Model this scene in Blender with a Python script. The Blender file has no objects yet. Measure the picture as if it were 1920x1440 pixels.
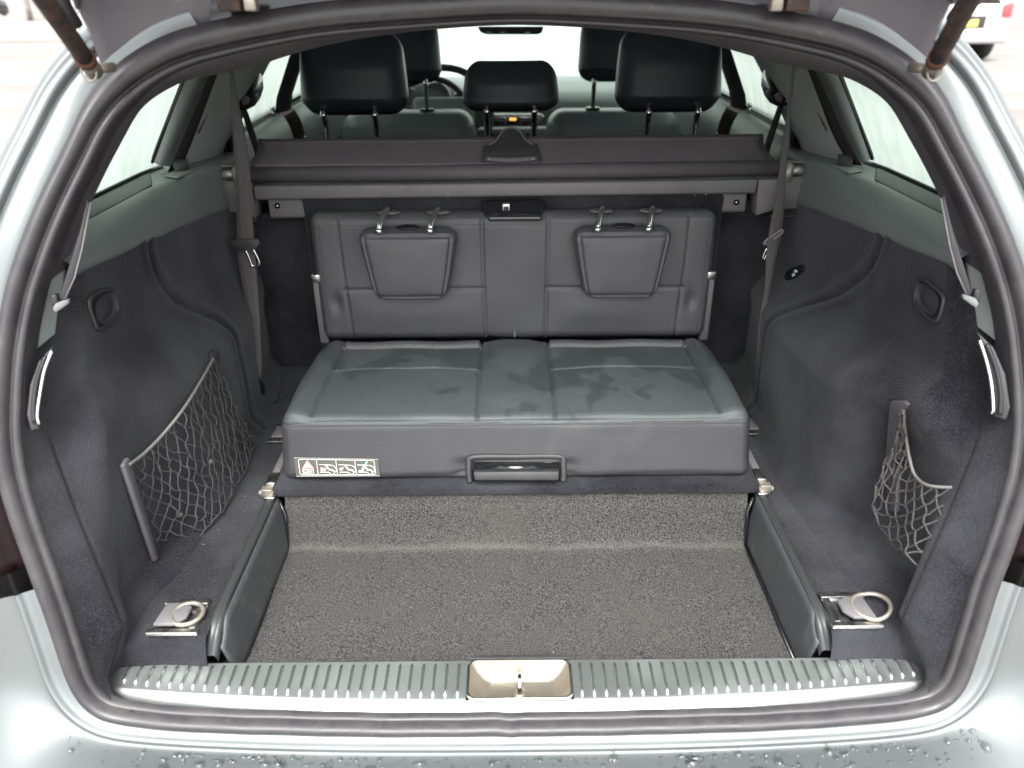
import bpy, bmesh, math, random
import numpy as np
from mathutils import Vector, Matrix
random.seed(7); rng = np.random.default_rng(7)
SC = bpy.context.scene
COL = SC.collection
# ------------------------------------------------------------------ camera
FPX = 1443.0                                   # focal length in photo pixels (1920 wide)
CAM = np.array([-.010, -.805, 1.492])
PITCH, YAW, ROLL = math.radians(27.5), math.radians(.16), math.radians(.38)
FW = np.array([math.sin(YAW)*math.cos(PITCH), math.cos(YAW)*math.cos(PITCH), -math.sin(PITCH)])
R0 = np.array([math.cos(YAW), -math.sin(YAW), 0.]); U0 = np.cross(R0, FW)
CR = R0*math.cos(ROLL) - U0*math.sin(ROLL); CU = R0*math.sin(ROLL) + U0*math.cos(ROLL)
cd = bpy.data.cameras.new('camera'); cam = bpy.data.objects.new('camera', cd); COL.objects.link(cam)
cam.matrix_world = Matrix(((CR[0], CU[0], -FW[0], CAM[0]), (CR[1], CU[1], -FW[1], CAM[1]), (CR[2], CU[2], -FW[2], CAM[2]), (0, 0, 0, 1)))
cd.sensor_width = 36; cd.lens = FPX/1920*36; cd.clip_start = .02; cd.clip_end = 1000
cd.dof.use_dof = True; cd.dof.focus_distance = 1.42; cd.dof.aperture_fstop = 3.6
SC.camera = cam
# ------------------------------------------------------------------ light
SUN_EL, SUN_AZ = math.radians(61), math.radians(184)   # azimuth clockwise from +y
w = bpy.data.worlds.new('World'); SC.world = w; w.use_nodes = True
nt = w.node_tree; bg = nt.nodes['Background']
sky = nt.nodes.new('ShaderNodeTexSky'); sky.sky_type = 'NISHITA'; sky.sun_disc = False
sky.sun_elevation = SUN_EL; sky.sun_rotation = SUN_AZ; sky.dust_density = 4; sky.air_density = 1.2; sky.ozone_density = 1
hs = nt.nodes.new('ShaderNodeHueSaturation'); hs.inputs['Saturation'].default_value = .12
nt.links.new(sky.outputs[0], hs.inputs['Color']); nt.links.new(hs.outputs[0], bg.inputs[0]); bg.inputs[1].default_value = .15
sd = bpy.data.lights.new('sun', 'SUN'); sun = bpy.data.objects.new('sun', sd); COL.objects.link(sun)
sd.energy = 1.5; sd.angle = math.radians(30); sd.color = (1, .97, .93)
sun.rotation_euler = (math.pi/2 - SUN_EL, 0, math.pi - SUN_AZ + 0)
sdir = Vector((math.sin(SUN_AZ)*math.cos(SUN_EL), math.cos(SUN_AZ)*math.cos(SUN_EL), math.sin(SUN_EL)))
sun.rotation_euler = sdir.to_track_quat('Z', 'Y').to_euler()
SC.view_settings.view_transform = 'Standard'; SC.view_settings.look = 'None'
SC.view_settings.exposure = 2.1; SC.view_settings.gamma = 1
SC.cycles.max_bounces = 10; SC.cycles.diffuse_bounces = 5; SC.cycles.transmission_bounces = 6; SC.cycles.transparent_max_bounces = 12
SC.cycles.use_denoising = True; SC.cycles.sample_clamp_indirect = 8
SC.cycles.caustics_reflective = False; SC.cycles.caustics_refractive = False

# ------------------------------------------------------------------ measuring helpers (photo pixel -> point on a known plane)
def ray(px, py): return FW*FPX + CR*(px-960) - CU*(py-720)
def at(px, py, x=None, y=None, z=None):
    d = ray(px, py)
    t = (x-CAM[0])/d[0] if x is not None else (y-CAM[1])/d[1] if y is not None else (z-CAM[2])/d[2]
    return CAM + d*t
def atp(px, py, p, n):
    d = ray(px, py); n = np.array(n, float); t = (np.array(p)-CAM) @ n/(d @ n); return CAM + d*t
def sstep(a, b, x): t = np.clip((x-a)/(b-a), 0, 1); return t*t*(3-2*t)
def crom(pts, n, closed=False):
    P = np.array(pts, float); m = len(P); out = []
    seg = m if closed else m-1
    L = [np.linalg.norm(P[(i+1) % m]-P[i]) for i in range(seg)]; cum = np.concatenate([[0], np.cumsum(L)])
    for k in range(n):
        s = cum[-1]*k/(n if closed else n-1); i = min(max(int(np.searchsorted(cum, s, side='right'))-1, 0), seg-1); t = (s-cum[i])/max(L[i], 1e-9)
        g = lambda j: P[j % m] if closed else P[min(max(j, 0), m-1)]
        p0, p1, p2, p3 = g(i-1), g(i), g(i+1), g(i+2)
        out.append(.5*((2*p1)+(-p0+p2)*t+(2*p0-5*p1+4*p2-p3)*t*t+(-p0+3*p1-3*p2+p3)*t**3))
    return np.array(out)

# ------------------------------------------------------------------ materials
def mat(name, base, rough=.5, metal=0., mix=None, mscale=20., mdetail=4., bump=None, coat=0., sheen=0., spec=.5, trans=0., ior=1.45, emit=None, mrange=(.35, .65), rvar=0., sheenr=.4, stretch=None, second=None, sheentint=None):
    m = bpy.data.materials.new(name); m.use_nodes = True; t = m.node_tree; p = t.nodes['Principled BSDF']
    p.inputs['Base Color'].default_value = (*base, 1); p.inputs['Roughness'].default_value = rough; p.inputs['Metallic'].default_value = metal
    p.inputs['Coat Weight'].default_value = coat; p.inputs['Coat Roughness'].default_value = .10
    p.inputs['Sheen Weight'].default_value = sheen; p.inputs['Sheen Roughness'].default_value = sheenr
    if sheentint: p.inputs['Sheen Tint'].default_value = (*sheentint, 1)
    p.inputs['Specular IOR Level'].default_value = spec; p.inputs['Transmission Weight'].default_value = trans; p.inputs['IOR'].default_value = ior
    if emit: p.inputs['Emission Color'].default_value = (*emit[0], 1); p.inputs['Emission Strength'].default_value = emit[1]
    tc = t.nodes.new('ShaderNodeTexCoord'); co = tc.outputs['Object']
    if stretch:
        mp = t.nodes.new('ShaderNodeMapping'); mp.inputs['Scale'].default_value = stretch; t.links.new(co, mp.inputs[0]); co = mp.outputs[0]
    def noise(sc, det, rg):
        n = t.nodes.new('ShaderNodeTexNoise'); n.inputs['Scale'].default_value = sc; n.inputs['Detail'].default_value = det; n.inputs['Roughness'].default_value = .6
        t.links.new(co, n.inputs['Vector'])
        r = t.nodes.new('ShaderNodeMapRange'); r.inputs[1].default_value = rg[0]; r.inputs[2].default_value = rg[1]; t.links.new(n.outputs[0], r.inputs[0]); return r.outputs[0]
    if mix:
        f = noise(mscale, mdetail, mrange); mx = t.nodes.new('ShaderNodeMix'); mx.data_type = 'RGBA'
        mx.inputs[6].default_value = (*base, 1); mx.inputs[7].default_value = (*mix, 1); t.links.new(f, mx.inputs[0]); src = mx.outputs[2]
        if second:
            c2, s2, rg2, amt = second; f2 = noise(s2, 3, rg2); mm = t.nodes.new('ShaderNodeMath'); mm.operation = 'MULTIPLY'; mm.inputs[1].default_value = amt; t.links.new(f2, mm.inputs[0])
            m2 = t.nodes.new('ShaderNodeMix'); m2.data_type = 'RGBA'; m2.inputs[7].default_value = (*c2, 1); t.links.new(src, m2.inputs[6]); t.links.new(mm.outputs[0], m2.inputs[0]); src = m2.outputs[2]
        t.links.new(src, p.inputs['Base Color'])
        if rvar:
            r = t.nodes.new('ShaderNodeMapRange'); r.inputs[3].default_value = rough-rvar; r.inputs[4].default_value = rough+rvar; t.links.new(f, r.inputs[0]); t.links.new(r.outputs[0], p.inputs['Roughness'])
    if bump:
        kind, sc, st = bump
        if kind == 'noise': n = t.nodes.new('ShaderNodeTexNoise'); n.inputs['Detail'].default_value = 3; o = n.outputs[0]
        else: n = t.nodes.new('ShaderNodeTexVoronoi'); o = n.outputs['Distance']
        n.inputs['Scale'].default_value = sc; t.links.new(co, n.inputs['Vector'])
        b = t.nodes.new('ShaderNodeBump'); b.inputs['Strength'].default_value = st; b.inputs['Distance'].default_value = .002; t.links.new(o, b.inputs['Height']); t.links.new(b.outputs[0], p.inputs['Normal'])
    return m
M = {}
M['paint'] = mat('paint', (.135, .150, .150), .42, .55, mix=(.155, .170, .169), mscale=3, coat=.35, bump=('noise', 900, .02), rvar=.06)
M['rubber'] = mat('rubber', (.030, .028, .031), .40, mix=(.043, .040, .042), mscale=30, bump=('noise', 300, .06), rvar=.06, second=((.15, .135, .13), 70, (.64, .85), .35))
M['trim'] = mat('trim', (.072, .066, .074), .55, mix=(.085, .078, .084), mscale=14, bump=('noise', 700, .15))
M['ledge'] = mat('ledge', (.125, .143, .140), .40, mix=(.14, .158, .154), mscale=10, bump=('voronoi', 900, .22), rvar=.05)
M['pillar'] = mat('pillar', (.30, .335, .325), .55, mix=(.33, .36, .35), mscale=10, bump=('noise', 800, .15))
M['velour'] = mat('velour', (.0075, .0075, .0115), .95, mix=(.036, .0368, .0435), mscale=4.5, mdetail=14, bump=('noise', 380, 1.), sheen=.12, sheenr=.5, mrange=(.38, .63), second=((.076, .070, .076), 480, (.5, .75), .6), spec=.12)
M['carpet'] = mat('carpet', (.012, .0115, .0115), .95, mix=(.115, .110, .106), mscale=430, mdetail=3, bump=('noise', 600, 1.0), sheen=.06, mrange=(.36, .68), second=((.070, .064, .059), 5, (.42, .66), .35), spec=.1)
M['leather'] = mat('leather', (.058, .058, .063), .42, mix=(.068, .066, .070), mscale=7, mdetail=6, bump=('voronoi', 520, .28), rvar=.07, spec=.5)
M['leather_shaded'] = mat('leather_shaded', (.034, .0335, .038), .48, mix=(.043, .042, .046), mscale=9, mdetail=6, bump=('voronoi', 520, .3), rvar=.06, second=((.075, .072, .072), 5, (.55, .7), .5))
M['leather_wet'] = mat('leather_wet', (.034, .039, .043), .44, mix=(.066, .070, .074), mscale=11, mdetail=5, bump=('voronoi', 520, .28), rvar=.07, mrange=(.42, .50))
def pale_crease():                               # paler band in the carpet colour along the fold of the well
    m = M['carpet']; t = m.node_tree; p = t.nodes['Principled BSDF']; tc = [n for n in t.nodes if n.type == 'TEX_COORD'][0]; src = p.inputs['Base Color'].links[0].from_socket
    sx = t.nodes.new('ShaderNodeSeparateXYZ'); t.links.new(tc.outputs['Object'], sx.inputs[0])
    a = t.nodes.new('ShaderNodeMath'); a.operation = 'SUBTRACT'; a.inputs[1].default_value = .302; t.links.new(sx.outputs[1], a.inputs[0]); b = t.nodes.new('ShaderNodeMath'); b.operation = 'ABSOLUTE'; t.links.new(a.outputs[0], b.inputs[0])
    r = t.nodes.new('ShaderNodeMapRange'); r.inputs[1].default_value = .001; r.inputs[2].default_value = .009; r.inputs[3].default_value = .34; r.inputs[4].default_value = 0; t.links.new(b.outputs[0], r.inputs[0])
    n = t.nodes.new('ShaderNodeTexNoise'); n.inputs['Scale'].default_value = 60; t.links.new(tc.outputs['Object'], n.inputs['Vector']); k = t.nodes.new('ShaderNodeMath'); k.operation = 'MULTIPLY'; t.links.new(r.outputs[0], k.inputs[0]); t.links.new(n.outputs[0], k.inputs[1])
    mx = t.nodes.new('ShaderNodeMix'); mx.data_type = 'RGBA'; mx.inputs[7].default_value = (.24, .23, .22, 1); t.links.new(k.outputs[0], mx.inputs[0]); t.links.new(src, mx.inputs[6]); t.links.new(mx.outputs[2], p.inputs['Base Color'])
pale_crease()
def wet_leather():
    m = M['leather_wet']; t = m.node_tree; p = t.nodes['Principled BSDF']; tc = [n for n in t.nodes if n.type == 'TEX_COORD'][0]
    n = t.nodes.new('ShaderNodeTexNoise'); n.inputs['Scale'].default_value = 13; n.inputs['Detail'].default_value = 7; n.inputs['Distortion'].default_value = .15; t.links.new(tc.outputs['Object'], n.inputs['Vector'])
    sx = t.nodes.new('ShaderNodeSeparateXYZ'); t.links.new(tc.outputs['Object'], sx.inputs[0])
    ax = t.nodes.new('ShaderNodeMapRange'); ax.inputs[1].default_value = -.12; ax.inputs[2].default_value = .12; ax.inputs[3].default_value = -.07; ax.inputs[4].default_value = .035; t.links.new(sx.outputs[0], ax.inputs[0])
    ay = t.nodes.new('ShaderNodeMapRange'); ay.inputs[1].default_value = .46; ay.inputs[2].default_value = .62; ay.inputs[3].default_value = -.09; ay.inputs[4].default_value = .03; t.links.new(sx.outputs[1], ay.inputs[0])
    a1 = t.nodes.new('ShaderNodeMath'); t.links.new(n.outputs[0], a1.inputs[0]); t.links.new(ax.outputs[0], a1.inputs[1]); a2 = t.nodes.new('ShaderNodeMath'); t.links.new(a1.outputs[0], a2.inputs[0]); t.links.new(ay.outputs[0], a2.inputs[1])
    r = t.nodes.new('ShaderNodeMapRange'); r.inputs[1].default_value = .50; r.inputs[2].default_value = .535; t.links.new(a2.outputs[0], r.inputs[0])
    mx = t.nodes.new('ShaderNodeMix'); mx.data_type = 'RGBA'; mx.inputs[6].default_value = (.068, .076, .081, 1); mx.inputs[7].default_value = (.047, .055, .060, 1); t.links.new(r.outputs[0], mx.inputs[0]); t.links.new(mx.outputs[2], p.inputs['Base Color'])
    q = t.nodes.new('ShaderNodeMapRange'); q.inputs[3].default_value = .46; q.inputs[4].default_value = .34; t.links.new(r.outputs[0], q.inputs[0]); t.links.new(q.outputs[0], p.inputs['Roughness'])
wet_leather()
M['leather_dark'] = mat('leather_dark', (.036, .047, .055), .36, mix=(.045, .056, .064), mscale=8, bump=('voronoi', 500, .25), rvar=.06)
M['leather_front_lit'] = mat('leather_front_lit', (.115, .135, .138), .33, mix=(.13, .15, .152), mscale=8, bump=('voronoi', 500, .2))  # lighter copy of the dark leather, windscreen light painted into its colour
M['plastic'] = mat('plastic', (.030, .029, .032), .45, mix=(.04, .038, .04), mscale=20, bump=('noise', 900, .12))
M['plastic_grey'] = mat('plastic_grey', (.120, .115, .120), .5, mix=(.145, .138, .142), mscale=12, bump=('noise', 800, .12), second=((.4, .38, .36), 60, (.72, .8), .8))
M['scuffed'] = mat('scuffed', (.050, .053, .055), .5, mix=(.095, .098, .098), mscale=30, mdetail=10, stretch=(1, 1.3, .8), mrange=(.54, .86), rvar=.05, second=((.20, .20, .19), 60, (.64, .8), .5))
M['gloss'] = mat('gloss', (.012, .012, .014), .12, spec=.5)
M['chrome'] = mat('chrome', (.72, .72, .72), .12, 1.)
M['metal'] = mat('metal', (.52, .52, .50), .32, 1., mix=(.38, .38, .37), mscale=60, rvar=.1)
M['zinc'] = mat('zinc', (.42, .39, .34), .5, .75, mix=(.34, .30, .25), mscale=50, rvar=.12)
M['alu'] = mat('alu', (.70, .74, .725), .36, .95, mix=(.60, .645, .635), mscale=7, mdetail=6, mrange=(.42, .60), rvar=.05, bump=('noise', 300, .02), second=((.86, .88, .87), 150, (.62, .74), .6))
M['rib'] = mat('rib', (.82, .86, .845), .26, 1.)
M['tray'] = mat('tray', (.36, .325, .27), .34, .75, mix=(.27, .235, .185), mscale=18, mdetail=6, rvar=.08)
M['belt'] = mat('belt', (.050, .045, .045), .7, mix=(.075, .068, .066), mscale=900, mdetail=1, stretch=(1, 1, .15), bump=('noise', 900, .4), sheen=.2)
M['cord'] = mat('cord', (.034, .033, .034), .8, mix=(.095, .092, .09), mscale=900, mdetail=1, bump=('noise', 900, .8))
M['strap'] = mat('strap', (.014, .013, .014), .75, mix=(.024, .022, .023), mscale=900, mdetail=1, bump=('noise', 900, .4))
M['pin2'] = mat('edge_grey', (.16, .155, .16), .4)
M['sheet'] = mat('sheet', (.078, .070, .077), .6, mix=(.09, .082, .088), mscale=18, bump=('voronoi', 700, .3))
M['rust'] = mat('rust', (.034, .028, .027), .75, mix=(.085, .046, .032), mscale=45, mdetail=8, bump=('noise', 160, .5), mrange=(.45, .62), second=((.15, .135, .12), 70, (.62, .75), .7))
M['white'] = mat('white', (.75, .75, .72), .5)
M['red'] = mat('red', (.55, .06, .05), .4)
M['pink'] = mat('pink', (.75, .30, .28), .5)
M['cyan'] = mat('cyan', (.25, .65, .65), .5)
M['olive'] = mat('olive', (.058, .056, .046), .5, mix=(.075, .072, .06), mscale=90)
M['orange'] = mat('orange', (.8, .35, .05), .4, emit=((1, .5, .1), .35))
M['lamp'] = mat('lamp', (.005, .002, .002), .5, spec=.15)
M['gauge'] = mat('gauge', (.03, .03, .036), .3, emit=((.3, .3, .4), .01))
def watermat():
    m = bpy.data.materials.new('water'); m.use_nodes = True; t = m.node_tree; t.nodes.clear(); o = t.nodes.new('ShaderNodeOutputMaterial'); a = t.nodes.new('ShaderNodeBsdfTransparent'); g = t.nodes.new('ShaderNodeBsdfGlossy'); g.inputs['Roughness'].default_value = .03
    a.inputs[0].default_value = (.80, .83, .83, 1); fr = t.nodes.new('ShaderNodeLayerWeight'); fr.inputs[0].default_value = .15; fm = t.nodes.new('ShaderNodeMath'); fm.operation = 'MULTIPLY_ADD'; fm.inputs[1].default_value = .9; fm.inputs[2].default_value = .06; t.links.new(fr.outputs['Facing'], fm.inputs[0]); mx = t.nodes.new('ShaderNodeMixShader')
    t.links.new(fm.outputs[0], mx.inputs[0]); t.links.new(a.outputs[0], mx.inputs[1]); t.links.new(g.outputs[0], mx.inputs[2]); t.links.new(mx.outputs[0], o.inputs[0]); return m
M['water'] = watermat()
M['screen'] = mat('screen', (.035, .035, .04), .3)
def glassmat(name, tint, fog, streak):
    m = bpy.data.materials.new(name); m.use_nodes = True; t = m.node_tree; t.nodes.clear()
    o = t.nodes.new('ShaderNodeOutputMaterial'); tr = t.nodes.new('ShaderNodeBsdfTransparent'); tl = t.nodes.new('ShaderNodeBsdfTranslucent'); gl = t.nodes.new('ShaderNodeBsdfGlossy')
    tr.inputs[0].default_value = (*tint, 1); gl.inputs['Roughness'].default_value = .05
    tc = t.nodes.new('ShaderNodeTexCoord'); mp = t.nodes.new('ShaderNodeMapping'); mp.inputs['Scale'].default_value = (26, 26, 4); t.links.new(tc.outputs['Object'], mp.inputs[0])
    n = t.nodes.new('ShaderNodeTexNoise'); n.inputs['Scale'].default_value = 1; n.inputs['Detail'].default_value = 6; t.links.new(mp.outputs[0], n.inputs['Vector'])
    r = t.nodes.new('ShaderNodeMapRange'); r.inputs[1].default_value = .35; r.inputs[2].default_value = .7; r.inputs[3].default_value = fog; r.inputs[4].default_value = fog-streak; t.links.new(n.outputs[0], r.inputs[0])
    n2 = t.nodes.new('ShaderNodeTexNoise'); n2.inputs['Scale'].default_value = .35; n2.inputs['Detail'].default_value = 6; t.links.new(mp.outputs[0], n2.inputs['Vector'])
    mc = t.nodes.new('ShaderNodeMix'); mc.data_type = 'RGBA'; mc.inputs[6].default_value = (*tint, 1); mc.inputs[7].default_value = (*[c*.70 for c in tint], 1); t.links.new(n2.outputs[0], mc.inputs[0]); t.links.new(mc.outputs[2], tl.inputs[0])
    mx = t.nodes.new('ShaderNodeMixShader'); t.links.new(r.outputs[0], mx.inputs[0]); t.links.new(tr.outputs[0], mx.inputs[1]); t.links.new(tl.outputs[0], mx.inputs[2])
    fr = t.nodes.new('ShaderNodeLayerWeight'); fr.inputs[0].default_value = .12; fm = t.nodes.new('ShaderNodeMath'); fm.operation = 'MULTIPLY_ADD'; fm.inputs[1].default_value = .6; fm.inputs[2].default_value = .03; t.links.new(fr.outputs['Facing'], fm.inputs[0]); m2 = t.nodes.new('ShaderNodeMixShader'); t.links.new(fm.outputs[0], m2.inputs[0]); t.links.new(mx.outputs[0], m2.inputs[1]); t.links.new(gl.outputs[0], m2.inputs[2])
    t.links.new(m2.outputs[0], o.inputs[0]); return m
M['fog'] = glassmat('fog', (.40, .475, .425), .93, .22)
M['clear'] = glassmat('clear', (.86, .93, .88), .12, .05)

# ------------------------------------------------------------------ object helpers
def link(name, me, parent=None, m=None, smooth=True):
    o = bpy.data.objects.new(name, me); COL.objects.link(o)
    if m is not None: me.materials.append(M[m] if isinstance(m, str) else m)
    if smooth: me.polygons.foreach_set('use_smooth', [True]*len(me.polygons))
    if parent is not None:
        o.parent = parent; o.matrix_parent_inverse = PM[parent.name].inverted()
    PM[o.name] = Matrix.Identity(4)
    return o
PM = {}
def mesh(name, v, f, m=None, parent=None, smooth=True, thick=0, off=-1., bev=0, kind=None, sub=0):
    me = bpy.data.meshes.new(name); me.from_pydata([tuple(map(float, p)) for p in v], [], [tuple(map(int, q)) for q in f]); me.update()
    o = link(name, me, parent, m, smooth)
    if sub: s = o.modifiers.new('s', 'SUBSURF'); s.levels = s.render_levels = sub
    if thick: s = o.modifiers.new('t', 'SOLIDIFY'); s.thickness = thick; s.offset = off
    if bev: b = o.modifiers.new('b', 'BEVEL'); b.width = bev; b.segments = 2; b.limit_method = 'ANGLE'; b.angle_limit = .6
    if kind: o['kind'] = kind
    return o
def thing(name, label, cat, loc=(0, 0, 0), group=None):
    o = bpy.data.objects.new(name, None); COL.objects.link(o); o.location = loc; o['label'] = label; o['category'] = cat
    if group: o['group'] = group
    PM[o.name] = Matrix.Translation(loc); o.empty_display_size = .1
    return o
def cat(parts):                                   # join (verts, faces) lists
    V, F = [], []
    for v, f in parts:
        k = len(V); V += [tuple(p) for p in v]; F += [tuple(i+k for i in q) for q in f]
    return V, F
def grid(P):                                      # P: array (nu, nv, 3)
    nu, nv = P.shape[:2]; v = P.reshape(-1, 3)
    f = [(i*nv+j, (i+1)*nv+j, (i+1)*nv+j+1, i*nv+j+1) for i in range(nu-1) for j in range(nv-1)]
    return v, f
def tube(pts, r, sides=8, closed=False, caps=True):
    P = np.array(pts, float); n = len(P); V = []; F = []
    T = np.roll(P, -1, 0)-np.roll(P, 1, 0)
    if not closed: T[0] = P[1]-P[0]; T[-1] = P[-1]-P[-2]
    T /= np.linalg.norm(T, axis=1)[:, None]+1e-12
    a = np.array([0, 0, 1.]) if abs(T[0][2]) < .9 else np.array([1., 0, 0])
    for i in range(n):
        a = a-T[i]*(a @ T[i]); a /= np.linalg.norm(a)+1e-12; b = np.cross(T[i], a); rr = r[i] if hasattr(r, '__len__') else r
        V += [P[i]+rr*(math.cos(2*math.pi*k/sides)*a+math.sin(2*math.pi*k/sides)*b) for k in range(sides)]
    m = n if closed else n-1
    F = [(i*sides+k, i*sides+(k+1) % sides, ((i+1) % n)*sides+(k+1) % sides, ((i+1) % n)*sides+k) for i in range(m) for k in range(sides)]
    if not closed and caps: F += [tuple(range(sides))[::-1], tuple(range((n-1)*sides, n*sides))]
    return V, F
def prism(poly, d):                               # closed polygon of 3-D points extruded by vector d
    n = len(poly); P = [np.array(p, float) for p in poly]; d = np.array(d, float)
    V = P+[p+d for p in P]; F = [tuple(range(n)), tuple(range(2*n-1, n-1, -1))]+[(i, i+n, (i+1) % n+n, (i+1) % n) for i in range(n)]
    return V, F
def boxv(c, s, rot=None):
    V = []
    for x in (-1, 1):
        for y in (-1, 1):
            for z in (-1, 1):
                p = np.array([x*s[0]/2, y*s[1]/2, z*s[2]/2])
                if rot is not None: p = np.array(rot) @ p
                V.append(p+np.array(c))
    return V, [(0, 1, 3, 2), (4, 6, 7, 5), (0, 4, 5, 1), (2, 3, 7, 6), (0, 2, 6, 4), (1, 5, 7, 3)]
def rx(a): c, s = math.cos(a), math.sin(a); return np.array([[1, 0, 0], [0, c, -s], [0, s, c]])
def rz(a): c, s = math.cos(a), math.sin(a); return np.array([[c, -s, 0], [s, c, 0], [0, 0, 1]])
def box(name, c, s, m, parent, bev=.002, rot=None, **k): v, f = boxv(c, s, rot); return mesh(name, v, f, m, parent, bev=bev, **k)
def softbox(size, r, step, disp=None, warp=None):  # densely meshed rounded box centred on 0; disp(p, n) and warp(p) work on arrays
    ax = []
    for s in size:
        h = s/2; rr = min(r, h*.999); k = max(2, int(rr/step)+1)
        e = [h-rr+rr*math.tan(math.pi/4*i/k) for i in range(1, k+1)]; n = max(1, int((s-2*rr)/step))
        mid = list(np.linspace(-h+rr, h-rr, n+1)); ax.append(np.array([-x for x in reversed(e)]+mid+e))
    V, F, base = [], [], 0
    for a in range(3):
        b, c = (a+1) % 3, (a+2) % 3
        for sgn in (-1, 1):
            A, B = np.meshgrid(ax[b], ax[c], indexing='ij'); P = np.zeros(A.shape+(3,)); P[..., a] = sgn*size[a]/2; P[..., b] = A; P[..., c] = B
            v, f = grid(P); f = np.array(f)+base
            if sgn < 0: f = f[:, ::-1]
            V.append(v); F.append(f); base += len(v)
    V = np.concatenate(V); F = np.concatenate(F)
    key = np.round(V/1e-6).astype(np.int64); _, idx, inv = np.unique(key, axis=0, return_index=True, return_inverse=True)
    V = V[idx]; F = inv.reshape(-1)[F]
    h = np.array(size)/2; inner = np.clip(V, -(h-np.minimum(r, h*.999)), h-np.minimum(r, h*.999)); d = V-inner; N = d/(np.linalg.norm(d, axis=1)[:, None]+1e-12)
    # flat faces keep the axis normal, edges are rounded
    P = inner+N*np.minimum(r, h.min()*.999)
    if disp is not None: P = P+N*disp(P, N)[:, None]
    if warp is not None: P = warp(P)
    return P, F
def gdist(p, pts):                                # distance of 2-D points to a polyline
    out = np.full(len(p), 9.)
    for a, b in zip(pts[:-1], pts[1:]):
        a = np.array(a); b = np.array(b); ab = b-a; t = np.clip(((p-a) @ ab)/(ab @ ab), 0, 1); out = np.minimum(out, np.linalg.norm(p-(a+t[:, None]*ab), axis=1))
    return out
def groove(d, depth, wd): return -depth*np.exp(-(d/wd)**2)
def ribbon(name, L, R, m, parent, thick=.0015, n=24):   # strap between two edge polylines
    a = crom(L, n); b = crom(R, n); P = np.stack([a, (a*2+b)/3, (a+2*b)/3, b], 1); v, f = grid(P); return mesh(name, v, f, m, parent, thick=thick, off=0)
def pxl(pts, **k): return [at(a, b, **k) for a, b in pts]

# ================================================================== the opening: one loop drives seal, trim and bodywork
HALF = [(0, .596), (.243, .598), (.44, .606), (.54, .616), (.573, .630), (.592, .656), (.607, .715), (.622, .78), (.644, .86), (.659, .925), (.663, .99), (.654, 1.075), (.641, 1.135), (.621, 1.19), (.597, 1.245), (.569, 1.30), (.542, 1.349), (.507, 1.383), (.455, 1.41), (.384, 1.427), (.27, 1.444), (.134, 1.453), (0, 1.458)]
YOZ = [.48, .56, .60, .70, .85, .95, 1.05, 1.20, 1.30, 1.36, 1.43, 1.48]
YOY = [-.13, -.105, -.09, -.055, -.005, .033, .075, .145, .21, .25, .32, .385]
def yo(z): return np.interp(z, YOZ, YOY)
def yos(z): return sum(yo(z+d) for d in (-.03, -.015, 0, .015, .03))/5
loop2 = [(x, z) for x, z in HALF]+[(-x, z) for x, z in HALF[-2:0:-1]]
NL = 280
lp = crom([(x, 0, z) for x, z in loop2], NL, True); LX, LZ = lp[:, 0], lp[:, 2]
S = np.stack([LX, yos(LZ), LZ], 1)
T = np.roll(S, -1, 0)-np.roll(S, 1, 0); T /= np.linalg.norm(T, axis=1)[:, None]
dy = (yos(LZ+.02)-yos(LZ-.02))/.04
B = np.stack([np.zeros(NL), -np.ones(NL), dy], 1); B /= np.linalg.norm(B, axis=1)[:, None]
B = B-T*np.sum(B*T, 1)[:, None]; B /= np.linalg.norm(B, axis=1)[:, None]
NN = np.cross(T, B); cen = np.array([0, .1, 1.0])
if np.sum(NN*(S-cen)) < 0: NN = -NN
def half_x(z):                                    # half width of the opening at height z
    h = [(a, b) for a, b in HALF if b >= .596]; return np.interp(z, [b for a, b in h[1:]], [a for a, b in h[1:]])
def sweep(name, idx, prof, m, parent, closed=False, **k):
    P = np.array([[S[i]+NN[i]*n+B[i]*b for n, b in prof(i)] for i in idx])
    if closed: P = np.concatenate([P, P[:1]])
    v, f = grid(P); return mesh(name, v, f, m, parent, **k)
NR = NN*np.array([1, 0, 1.]); NR /= np.linalg.norm(NR, axis=1)[:, None]
def sweep_in(name, idx, prof, m, parent, closed=False, **k):    # profile: n outward in the x-z plane, b rearward along -y
    P = np.array([[S[i]+NR[i]*n+np.array([0, -b, 0]) for n, b in prof(i)] for i in idx])
    if closed: P = np.concatenate([P, P[:1]])
    v, f = grid(P); return mesh(name, v, f, m, parent, **k)
def lerp_tab(z, tab): return float(np.interp(z, [t[0] for t in tab], [t[1] for t in tab]))

CAR = thing('estate_car', 'silver estate car seen into its open boot with the tailgate raised', 'car', (0, 1.2, 0))
# ---- weather seal
def seal_prof(i):
    k = lerp_tab(LZ[i], [(.6, .62), (.66, .8), (.9, 1), (1.38, 1), (1.43, .75), (1.458, .62)])
    wob = .0004*math.sin(i*.9)+.0005*math.sin(i*.31)+(.0035*math.exp(-((LX[i]+.012)/.008)**2) if LZ[i] < .6 else 0); u = 1+1.0*float(sstep(1.30, 1.42, LZ[i])); low = float(sstep(.68, .61, LZ[i]))
    p = [(-.025, -.03), (-.025, -.006), (-.0228, .002), (-.018, .005), (-.0135, .003), (-.0105, -.004), (-.0085, -.004), (-.007, .003), (-.003, .010), (.004, .0125), (.010, .009), (.0135, .001), (.0135, -.014)]
    return [(n*k if n < 0 else n*u, max(b, -.007*low-.03*(1-low))+(wob if -.03 < n < .012 else 0)-.004*low*(n < -.012)) for n, b in p]
seal = sweep_in('weather_seal', range(NL), seal_prof, 'rubber', CAR, closed=True, sub=1)
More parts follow.
